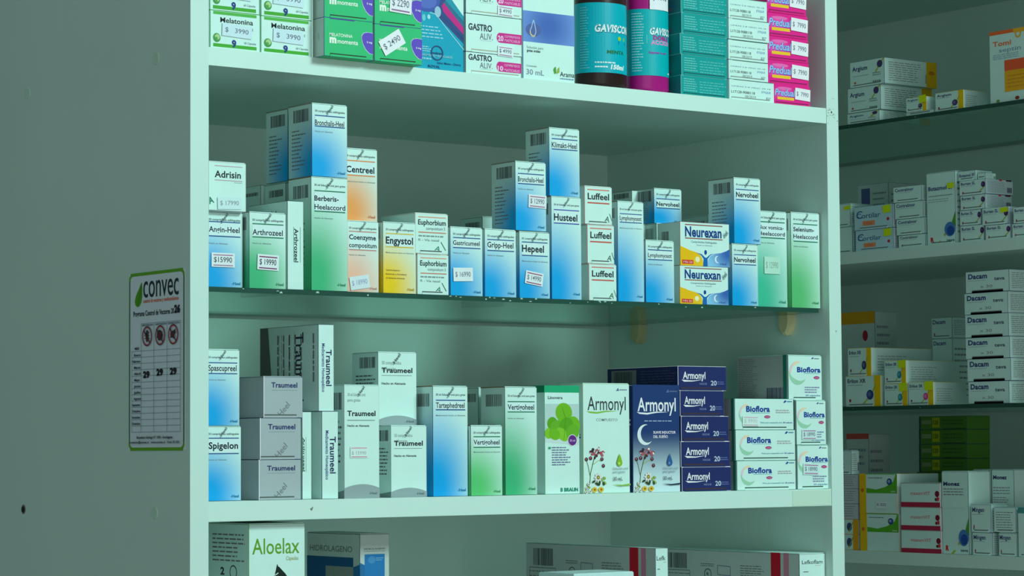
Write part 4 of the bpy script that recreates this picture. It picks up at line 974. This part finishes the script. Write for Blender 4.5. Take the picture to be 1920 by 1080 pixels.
for i in range(5): place('pk%d' % (i+1), predual, '%s pink box with a price sticker in the pink stack' % ordn[i], 'pink boxes stacked on the top shelf')

# ------------------------------------------------------------------ glass shelf
GG = 'gradient cartons on the glass shelf'
place('bk1', plain(seed=4), 'pale carton deepest behind the green cartons at the left of the glass shelf', GG)
place('bk2', plain(seed=5, gradc=GREEN), 'pale carton under the shaded blue carton, behind the tall green one', GG)
place('angin', heel('Angin-Heel', BLUE, LB, l1=.136, tb=.27, he=.43, st=dict(u=.46, t=.635, wu=.62, hu=.33, rot=0, price='$15990', lines=(150, 130, 160), ink=INK)), 'blue gradient carton with a price sticker against the left panel on the glass shelf', GG)
def adrisin(k):
    F = k.F; F.rect(.16, .085, .9, .10, (160, 150, 170)); F.text('Adrisin', .16, .325, .70, .14, DARK, .015); F.rect(.16, .375, .9, .39, (160, 150, 170)); F.para(.68, .405, .9, .43, 1, GREY, .4); F.text('A', .02, .88, .14, .14, (40, 130, 100), .02, 20)
    k.sticker(.55, .84, .64, .28, 2, '$ 17990', lines=None, c=(178, 236, 232), ink=(120, 150, 150))
place('adrisin', adrisin, 'white carton atop the blue one against the left panel', GG)
place('arth', heel('Arthrozeel', GREEN, LG, l1=.158, tb=.30, l2=.33, he=.42, st=dict(u=.50, t=.655, wu=.58, hu=.36, rot=-2, price='$ 19990', lines=(110, 60, 110), ink=DARK)), 'green gradient carton with a price sticker, second from left on the glass shelf', GG)
place('arthn', vertical_text('Arthrozeel', None, (26, 50, 60), (90, 170, 150), u=.42, cap=.26, t0=.31, wv=.38), 'narrow white carton with its name printed downwards, left of the tall green carton', GG)
place('berb', heel('Berberis-', GREEN, LG, l1=.125, tb=.212, cap=.046, l2=.305, he=.37, tw=.66, tb2=.287, second='Heelaccord', tt=.083), 'tall green gradient carton with a blue carton standing on top of it', GG)
place('bron', heel('Bronchalis-Heel', BLUE, LB, l1=.17, tb=.30, cap=.075, l2=.315, he=.395), 'blue gradient carton standing on the tall green carton', GG)
place('bronl', heel('Bronchalis-Heel', BLUE, LB, l1=.17, tb=.30, l2=.315, he=.395), 'shaded blue carton half hidden at the left of the highest blue carton', GG)
place('coen', heel('Coenzyme', PEACH, LP, l1=.155, tb=.265, cap=.068, l2=.41, he=.49, tb2=.375, second='compositum', st=dict(u=.40, t=.86, wu=.60, hu=.34, rot=9, price='$ 18990', lines=None, c=(186, 232, 232), ink=(130, 160, 190))), 'peach gradient carton with a tilted price sticker on the glass shelf', GG)
place('cent', heel('Centreel', ORANGE, LO, l1=.175, tb=.335, cap=.09, l2=.375, he=.47, med=True), 'orange gradient carton stacked on the peach one', GG)
place('engy', heel('Engystol', YELLOW, LY, l1=.165, tb=.305, cap=.10, l2=.35, he=.44, med=True, extra=[('Comprimidos sublinguales para', .685, .42), ('Estimula y fortalece', .74, .62), ('el sistema inmune', .795, .56)]), 'yellow gradient carton on the glass shelf', GG)
place('euph1', euphorbium, 'small white carton below its twin, right of the yellow carton', GG)
place('euph2', euphorbium, 'small white carton on top of its twin, right of the yellow carton', GG)
place('gastr', heel('Gastricumeel', BLUE, LB, l1=.16, tb=.265, cap=.068, l2=.305, he=.39, st=dict(u=.38, t=.69, wu=.60, hu=.34, rot=2, price='$ 16990', lines=None)), 'blue gradient carton with a white price sticker, right of the two small white cartons', GG)
place('gripp', heel('Gripp-Heel', BLUE, LB, l1=.16, tb=.275, cap=.085, l2=.32, he=.40), 'blue gradient carton without sticker, under the left edge of a stacked blue carton', GG)
place('hepe', heel('Hepeel', BLUE, LB, l1=.16, tb=.305, cap=.105, l2=.36, he=.455, med=True, tw=.72, st=dict(u=.47, t=.70, wu=.58, hu=.34, rot=-8, price='$ 14990', lines=(130, 70, 110))), 'blue gradient carton with a tilted red lined sticker, left of the tallest blue carton', GG)
place('bron2', heel('Bronchalis-Heel', BLUE, LB, l1=.18, tb=.295, l2=.325, he=.41, st=dict(u=.70, t=.57, wu=.58, hu=.34, rot=-2, price='$ 12990', lines=(150, 110, 150))), 'blue gradient carton with red lined sticker, stacked left of the highest middle carton', GG)
place('bkm', plain(seed=8), 'shaded pale carton standing behind the middle stacked blue carton', GG)
place('hust', heel('Husteel', BLUE, (60, 80, 170), l1=.132, tb=.235, cap=.068, l2=.262, he=None, tw=.78, tt=.09), 'tall blue gradient carton on the glass shelf carrying another blue carton', GG)
place('klim', heel('Klimakt-Heel', BLUE, LB, l1=.165, tb=.29, cap=.08, l2=.315, he=None), 'blue gradient carton standing on the tall blue carton', GG)
for i in (3, 2, 1): place('luf%d' % i, luffeel, '%s of the three small white cartons with red rules' % ('topmost', 'middle', 'lowest')[3-i], GG)
place('lymt', heel('Lymphomyosot', BLUE, LB, l1=.128, tb=.19, cap=.044, l2=.212, he=.275, med=True, tt=.09), 'tall blue gradient carton right of the three small white cartons', GG)
place('lyms', heel('Lymphomyosot', BLUE, LB, l1=.16, tb=.275, cap=.068, l2=.315, he=.40), 'short blue gradient carton in front of pale cartons, left of the yellow and blue boxes', GG)
place('bkn1', plain(seed=11), 'pale carton holding up the shaded blue one at the back', GG)
place('bkn2', plain(seed=12), 'pale carton deep behind the short blue gradient carton', GG)
place('bkn3', plain(seed=13), 'pale carton top showing behind the upper yellow and blue box', GG)
place('nerb', heel('Nervoheel', BLUE, LB, l1=.30, tb=.50, cap=.12, l2=.56, he=None, tt=.2), 'shaded blue carton standing at the back above the yellow and blue boxes', GG)
place('nerc', plain(seed=15), 'dark barcode carton furthest back behind the tall blue carton', GG)
place('neu1', neurexan, 'lower of two white boxes with yellow and blue waves', GG)
place('neu2', neurexan, 'upper of two white boxes with yellow and blue waves', GG)
place('nerl', heel('Nervoheel', BLUE, LB, l1=.18, tb=.295, cap=.078, l2=.335, he=None), 'blue gradient carton right of the yellow and blue boxes, under another', GG)
place('neru', heel('Nervoheel', BLUE, LB, l1=.18, tb=.295, cap=.078, l2=.335, he=None), 'blue gradient carton stacked highest at the right of the glass shelf', GG)
GREEN2 = (52, 190, 152)
place('nux', heel('Nux vomica-', GREEN2, LG, l1=.115, tb=.19, cap=.042, l2=.28, he=.34, tb2=.255, second='Heelaccord', tt=.08, tw=.8, st=dict(u=.50, t=.565, wu=.5, hu=.40, rot=0, price='$ 12990', lines=None, c=(160, 230, 206), ink=(120, 170, 160))), 'tall green gradient carton with a faint sticker, second from right on the glass shelf', GG)
place('sel', heel('Selenium-', (76, 190, 116), LG, l1=.124, tb=.20, cap=.045, l2=.305, he=.365, tb2=.275, second='Heelaccord', tt=.085, tw=.72), 'tall green gradient carton at the right end of the glass shelf', GG)

# ------------------------------------------------------------------ third shelf
GT_ = 'cartons on the white board below the glass'
place('spig', heel('Spigelon', BLUE, LB, l1=.165, tb=.305, cap=.09, l2=.37, he=.46), 'blue gradient carton on the white board against the left panel', GT_)
place('spas', heel('Spascupreel', BLUE, LB, l1=.18, tb=.285, cap=.08, l2=.32, he=.41), 'blue gradient carton stacked on another against the left panel, below the glass', GT_)
for i in (1, 2, 3): place('ts%d' % i, traumeel_silver, '%s of the three silver grey boxes stacked at left' % ('topmost', 'middle', 'lowest')[i-1], GT_)
place('trn1', vertical_text('Arthrozeel', None, (30, 60, 50), (40, 140, 100), u=.1, cap=.2, t0=.3, wv=.38), 'thin white carton squeezed beside the silver grey boxes', GT_)
place('trn2', vertical_text('Traumeel', 'Medicamento Homeopático', t0=.29, wv=.42, u=.5, cap=.36), 'narrow white carton standing on the board under the big sideways one', GT_)
place('tbig', traumeel_big, 'big grey sided carton standing sideways above the silver grey boxes', GT_)
place('t30', traumeel(), 'tall white and grey carton with a red lined price mark, third shelf', GT_)
k30 = [o for o in COL.objects if o.get('label', '').startswith('tall white and grey carton')][0]
g = Geo(); F = Face(g, .042, .111, lambda x, z, n: (x, -n, z), .0007)
F.rect(.16, .545, .66, .645, (186, 240, 230)); F.rect(.19, .555, .62, .561, (180, 110, 140)); F.rect(.19, .632, .62, .638, (180, 110, 140)); F.text('$ 15990', .2, .615, .4, .03, (150, 180, 180)); g.build('price_sticker', k30)
place('tup', traumeel(), 'white and grey carton stacked on a shorter one of its kind', GT_)
place('tlow', traumeel(), 'short white and grey carton carrying another of its kind', GT_)
place('tart', heel('Tartephedreel', BLUE, LB, l1=.132, tb=.20, cap=.05, l2=.218, he=.275, med=True, tt=.09), 'tall blue gradient carton standing alone on the white board', GT_)
place('verb', plain(seed=21), 'pale carton behind the short green gradient carton', GT_)
place('verl', heel('Vertigoheel', GREEN, LG, l1=.14, tb=.213, cap=.05, l2=.235, he=.30, tt=.095), 'tall green gradient carton left of the clover leaf carton', GT_)
place('vers', heel('Vertigoheel', (76, 200, 116), LG, l1=.165, tb=.275, cap=.07, l2=.315, he=.39, med=True), 'short green gradient carton on the white board', GT_)
place('lino', linovera, 'white carton with round green leaves and a purple dot', GT_)
place('armw', armonyl(False), 'white carton with meadow flowers and a green drop', GT_)
place('armd', armonyl(True), 'navy to white carton with a crescent moon and flowers', GT_)
for i in range(5): place('as%d' % (i+1), armonyl_box, '%s navy blue box in the stack beside the moon carton' % ordn[i], 'navy boxes stacked on the white board')
GB = 'white boxes with a pale crescent'
bl = ['uppermost long white crescent box, with a faded price sticker', 'middle of the three long white crescent boxes', 'lowest of the three long white crescent boxes']
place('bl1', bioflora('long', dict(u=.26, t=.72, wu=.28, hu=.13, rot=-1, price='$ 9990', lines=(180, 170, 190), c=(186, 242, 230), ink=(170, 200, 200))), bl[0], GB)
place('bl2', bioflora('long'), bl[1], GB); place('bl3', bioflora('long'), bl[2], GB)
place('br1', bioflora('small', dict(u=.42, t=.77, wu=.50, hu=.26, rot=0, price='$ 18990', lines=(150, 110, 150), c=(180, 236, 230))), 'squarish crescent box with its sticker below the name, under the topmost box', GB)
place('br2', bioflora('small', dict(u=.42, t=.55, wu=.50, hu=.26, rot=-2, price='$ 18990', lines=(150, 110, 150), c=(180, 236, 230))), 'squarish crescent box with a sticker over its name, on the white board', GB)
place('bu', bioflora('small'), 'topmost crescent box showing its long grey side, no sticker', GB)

# ------------------------------------------------------------------ low bay
place('aloe', aloelax, 'big white box with green lettering and a dark plant under the white board', None)
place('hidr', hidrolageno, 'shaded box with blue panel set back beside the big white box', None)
place('lef1', lefkoflam(False), 'long shaded box with a red stripe at the back of the low bay', 'long red striped boxes')
place('lef2', lefkoflam(True), 'long box with a red stripe beside the right panel in the low bay', 'long red striped boxes')
place('lowf', plain((176, 236, 230), False, False), 'white box top edge just showing at the photo bottom', None)

# ------------------------------------------------------------------ second unit, turned at a right angle
X2 = 1.10; XB = 1.42; Y0, Y1 = -.62, .74
side = bpy.data.objects.new('shelving_unit', None); side.location = (X2, 0, 0); COL.objects.link(side)
tag(side, 'shaded white shelving unit behind at right, turned to face left', 'shelf')
def part2(name, a, b, mat=BOARD, label=None):
    o = part(side, name, tuple(p-q for p, q in zip(a, (X2, 0, 0))), tuple(p-q for p, q in zip(b, (X2, 0, 0))), mat, label=label); return o
part2('side_panel', (X2, Y1, 0), (XB+.02, Y1+.018, 2.4), BOARD2); part2('side_panel', (X2, Y0-.018, 0), (XB+.02, Y0, 2.4), BOARD2)
part2('back_panel', (XB, Y0+.0002, .02), (XB+.006, Y1-.0002, 2.39), BOARD2)
for z0, z1 in ((2.053, 2.068), (1.6803, 1.6951), (1.2999, 1.3155), (.95, .965), (.6, .615), (.25, .265)):
    part2('shelf_board', (X2+.0005, Y0+.0003, z0), (XB-.0003, Y1-.0003, z1))
for z in (1.85914, 1.49779):
    for y in (Y0+.006, Y1-.006):
        for x in (X2+.05, XB-.06):
            g = Geo(); s = 1 if y > 0 else -1
            g.box((x-.008-X2, min(y, y+s*.006), z-.005-.018), (x+.008-X2, max(y, y+s*.006), z-.00505), CREAM); g.build('shelf_support', side)
glass_shelf((X2+.001, Y0+.004, 1.85414), (XB-.004, Y1-.004, 1.85914), 'upper glass shelf of the shaded unit at right', 'x')
glass_shelf((X2+.001, Y0+.004, 1.49279), (XB-.004, Y1-.004, 1.49779), 'lower glass shelf of the shaded unit at right', 'x')

def G2(a, b): return a
A1 = 'white boxes with yellow ends on the upper glass shelf'
place('arg1', argium, 'topmost of three white boxes with yellow ends on the upper right glass', A1)
place('arg2', argium, 'middle of three white boxes with yellow ends on the upper right glass', A1)
place('arg3', argium, 'lowest of three white boxes with yellow ends on the upper right glass', A1)
place('flat', simple('', red=False, sub=False), 'thin flat box lying under the green stickered little box', A1)
place('sma', stripe_box('Argium', (70, 70, 100), .82, st=True), 'little yellow striped box with a green sticker on the upper glass shelf', A1)
place('smb', stripe_box('Argium', (60, 60, 110), .82), 'little yellow striped box without sticker on the upper glass shelf', A1)
place('tomi', tomi, 'tall white box with orange and yellow panels at the right photo edge', None)
A2 = 'boxes on the white board at right'
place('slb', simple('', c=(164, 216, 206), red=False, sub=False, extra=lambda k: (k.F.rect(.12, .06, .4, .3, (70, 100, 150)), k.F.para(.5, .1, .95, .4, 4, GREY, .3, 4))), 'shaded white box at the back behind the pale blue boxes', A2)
place('sl1', simple('', red=False, st=.4, sub=False), 'upper white box with green sticker cut off by the front unit', A2)
place('sl2', simple('', red=True, sub=False), 'lower white box cut off by the front unit', A2)
cx_ = lambda k: cortilar_x(k)
place('cor1', simple('Cortilar', st=True, red=False, sub=False, tc=(60, 100, 150), cap=.22, tb=.5, tw=.62, bold=0, extra=cx_), 'upper pale blue box with an orange patch and green sticker', A2)
place('cor2', simple('Cortilar', st=True, red=False, sub=False, tc=(60, 100, 150), cap=.22, tb=.5, tw=.62, bold=0, extra=cx_), 'lower pale blue box with an orange patch and green sticker', A2)
for i in range(4): place('con%d' % (i+1), simple('Contralmor', red=i == 3, tw=.66, cap=.2), '%s of four flat white boxes between pale blue boxes and a tall one' % ('topmost', 'second from top', 'third from top', 'lowest')[i], A2)
place('but', simple('Butazmol SF', red=False, sub=False, tb=.245, cap=.055, tw=.86, bold=.03, st=.24, extra=butazmol_x), 'tall white box with a blue dot and green sticker', A2)
place('buh1', simple('Butazmol SF', red=False, sub=False, tb=.6, cap=.3, tw=.9), 'flat white box on top of the short stack right of the tall box', A2)
place('buh2', simple('', red=False, sub=False), 'small flat white box at the very top of the short stack', A2)
for i in range(4): place('bur%d' % (i+1), simple('Burten SL', tw=.56, cap=.19, extra=burten_x), '%s purple dotted white box of the stack touching the tall blue dotted box' % ('topmost', 'second from top', 'third from top', 'lowest')[i], A2)
place('bum3', simple('Burten SL', tw=.56, cap=.19, st=.3, extra=burten_x), 'white box with a green sticker in the second column of small boxes', A2)
place('bum4', simple('Burten SL', tw=.56, cap=.19, extra=burten_x), 'white purple dotted box under the green stickered one', A2)
place('bue3', simple('Burten SL', tw=.56, cap=.19), 'upper small white box cut by the right photo edge', A2)
place('bue4', simple('Burten SL', tw=.56, cap=.19), 'lower small white box cut by the right photo edge', A2)
A3 = 'boxes on the lower glass shelf'
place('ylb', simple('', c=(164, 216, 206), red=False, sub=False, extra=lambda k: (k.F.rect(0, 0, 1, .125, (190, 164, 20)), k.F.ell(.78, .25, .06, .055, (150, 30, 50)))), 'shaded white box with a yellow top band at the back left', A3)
place('eri1', stripe_box('Erilon XR', (40, 70, 130), .82), 'biggest yellow striped box with a blue dot on the lower glass shelf', A3)
place('eri2', stripe_box('Erilon SR', (30, 140, 150), .80, st=True), 'yellow striped box with teal dot and green sticker, standing on the lower glass', A3)
place('eri3', stripe_box('Erilon SR', (190, 80, 150), .80, st=True), 'yellow striped box with a pink dot on the lower glass shelf', A3)
place('eru1', stripe_box('Erilon XR', (40, 70, 110), .80), 'yellow striped box stacked on the biggest striped box', A3)
place('eru2', stripe_box('Erilon SR', (30, 140, 150), .80, st=True), 'yellow striped box with teal dot stacked on its twin', A3)
place('st1', simple('Dacam', red=True, cap=.2, sub=False), 'upper small shaded box behind, left of the six box stack', A3)
place('st2', simple('Dacam', red=True, cap=.06, tb=.1, sub=False), 'lower shaded box behind, left of the six box stack', A3)
for i in range(6): place('da%d' % (i+1), simple('Dacam', red=False, tb=.34, cap=.23, tw=.44, bold=.035, extra=dacam_x), '%s of the six white boxes stacked at the right photo edge' % ('topmost', 'second from top', 'third from top', 'fourth from top', 'fifth from top', 'lowest')[i], A3)
A4 = 'boxes on the lowest white board at right'
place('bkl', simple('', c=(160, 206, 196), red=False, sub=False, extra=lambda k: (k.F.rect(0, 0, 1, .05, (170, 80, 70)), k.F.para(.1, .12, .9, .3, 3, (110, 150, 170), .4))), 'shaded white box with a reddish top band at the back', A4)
for i in range(5): place('le%d' % (i+1), lefty if i < 3 else lefty_yellow, '%s of five small boxes stacked beside the front unit' % ('topmost', 'second from top', 'third from top', 'fourth from top', 'lowest')[i], A4)
place('lt', simple('CC', red=False, sub=False, tb=.75, cap=.2, tw=.5), 'little upright white box on top of the five small ones', A4)
place('gy1', greenyellow(True), 'upper white box with a green wave and yellow end', A4)
place('gy2', greenyellow(False), 'lower white box with a green wave and yellow end', A4)
for i in range(3): place('max%d' % (i+1), maxam, '%s of three white boxes with a dark red bottom band' % ('topmost', 'middle', 'lowest')[i], A4)
place('mon1', monez(), 'tall white box with blue dot on the lowest white board', A4)
place('mon2', monez(False), 'tall white box behind, touching the blue dotted tall box', A4)
place('mon3', monez(False), 'tall white box behind, next to the red box', A4)
place('mi1', simple('Mingen', cap=.16, tb=.28, tw=.6, red=True), 'small white box stacked right of the tall blue dotted box', A4)
place('mi2', simple('Mingen', cap=.19, tb=.3, tw=.6, red=True), 'small white box on the board right of the tall blue dotted box', A4)
place('mi3', simple('', red=False, sub=False, extra=lambda k: k.F.para(.1, .15, .9, .85, 7, (110, 140, 150), .3, 4)), 'small box of lined print stacked left of the teal topped box', A4)
place('mi4', simple('Mingen', cap=.19, tb=.3, tw=.6, red=True), 'small white box on the board under the lined print box', A4)
place('tea', simple('', red=False, sub=False, extra=lambda k: (k.F.rect(0, 0, 1, .12, (60, 150, 150)), k.F.ell(.8, .85, .12, .05, (60, 140, 60)))), 'teal topped white box at the right photo edge', A4)
place('red', simple('', c=(130, 24, 40), red=False, sub=False), 'dark red box at the back by the right photo edge', A4)
place('gsb', greenstack, 'mostly hidden dark green box under the green stack at the back', A4)
for i in range(4): place('gs%d' % (i+1), greenstack, '%s of four dark green boxes with yellow patches stacked at the back' % ('topmost', 'second from top', 'third from top', 'lowest')[i], A4)
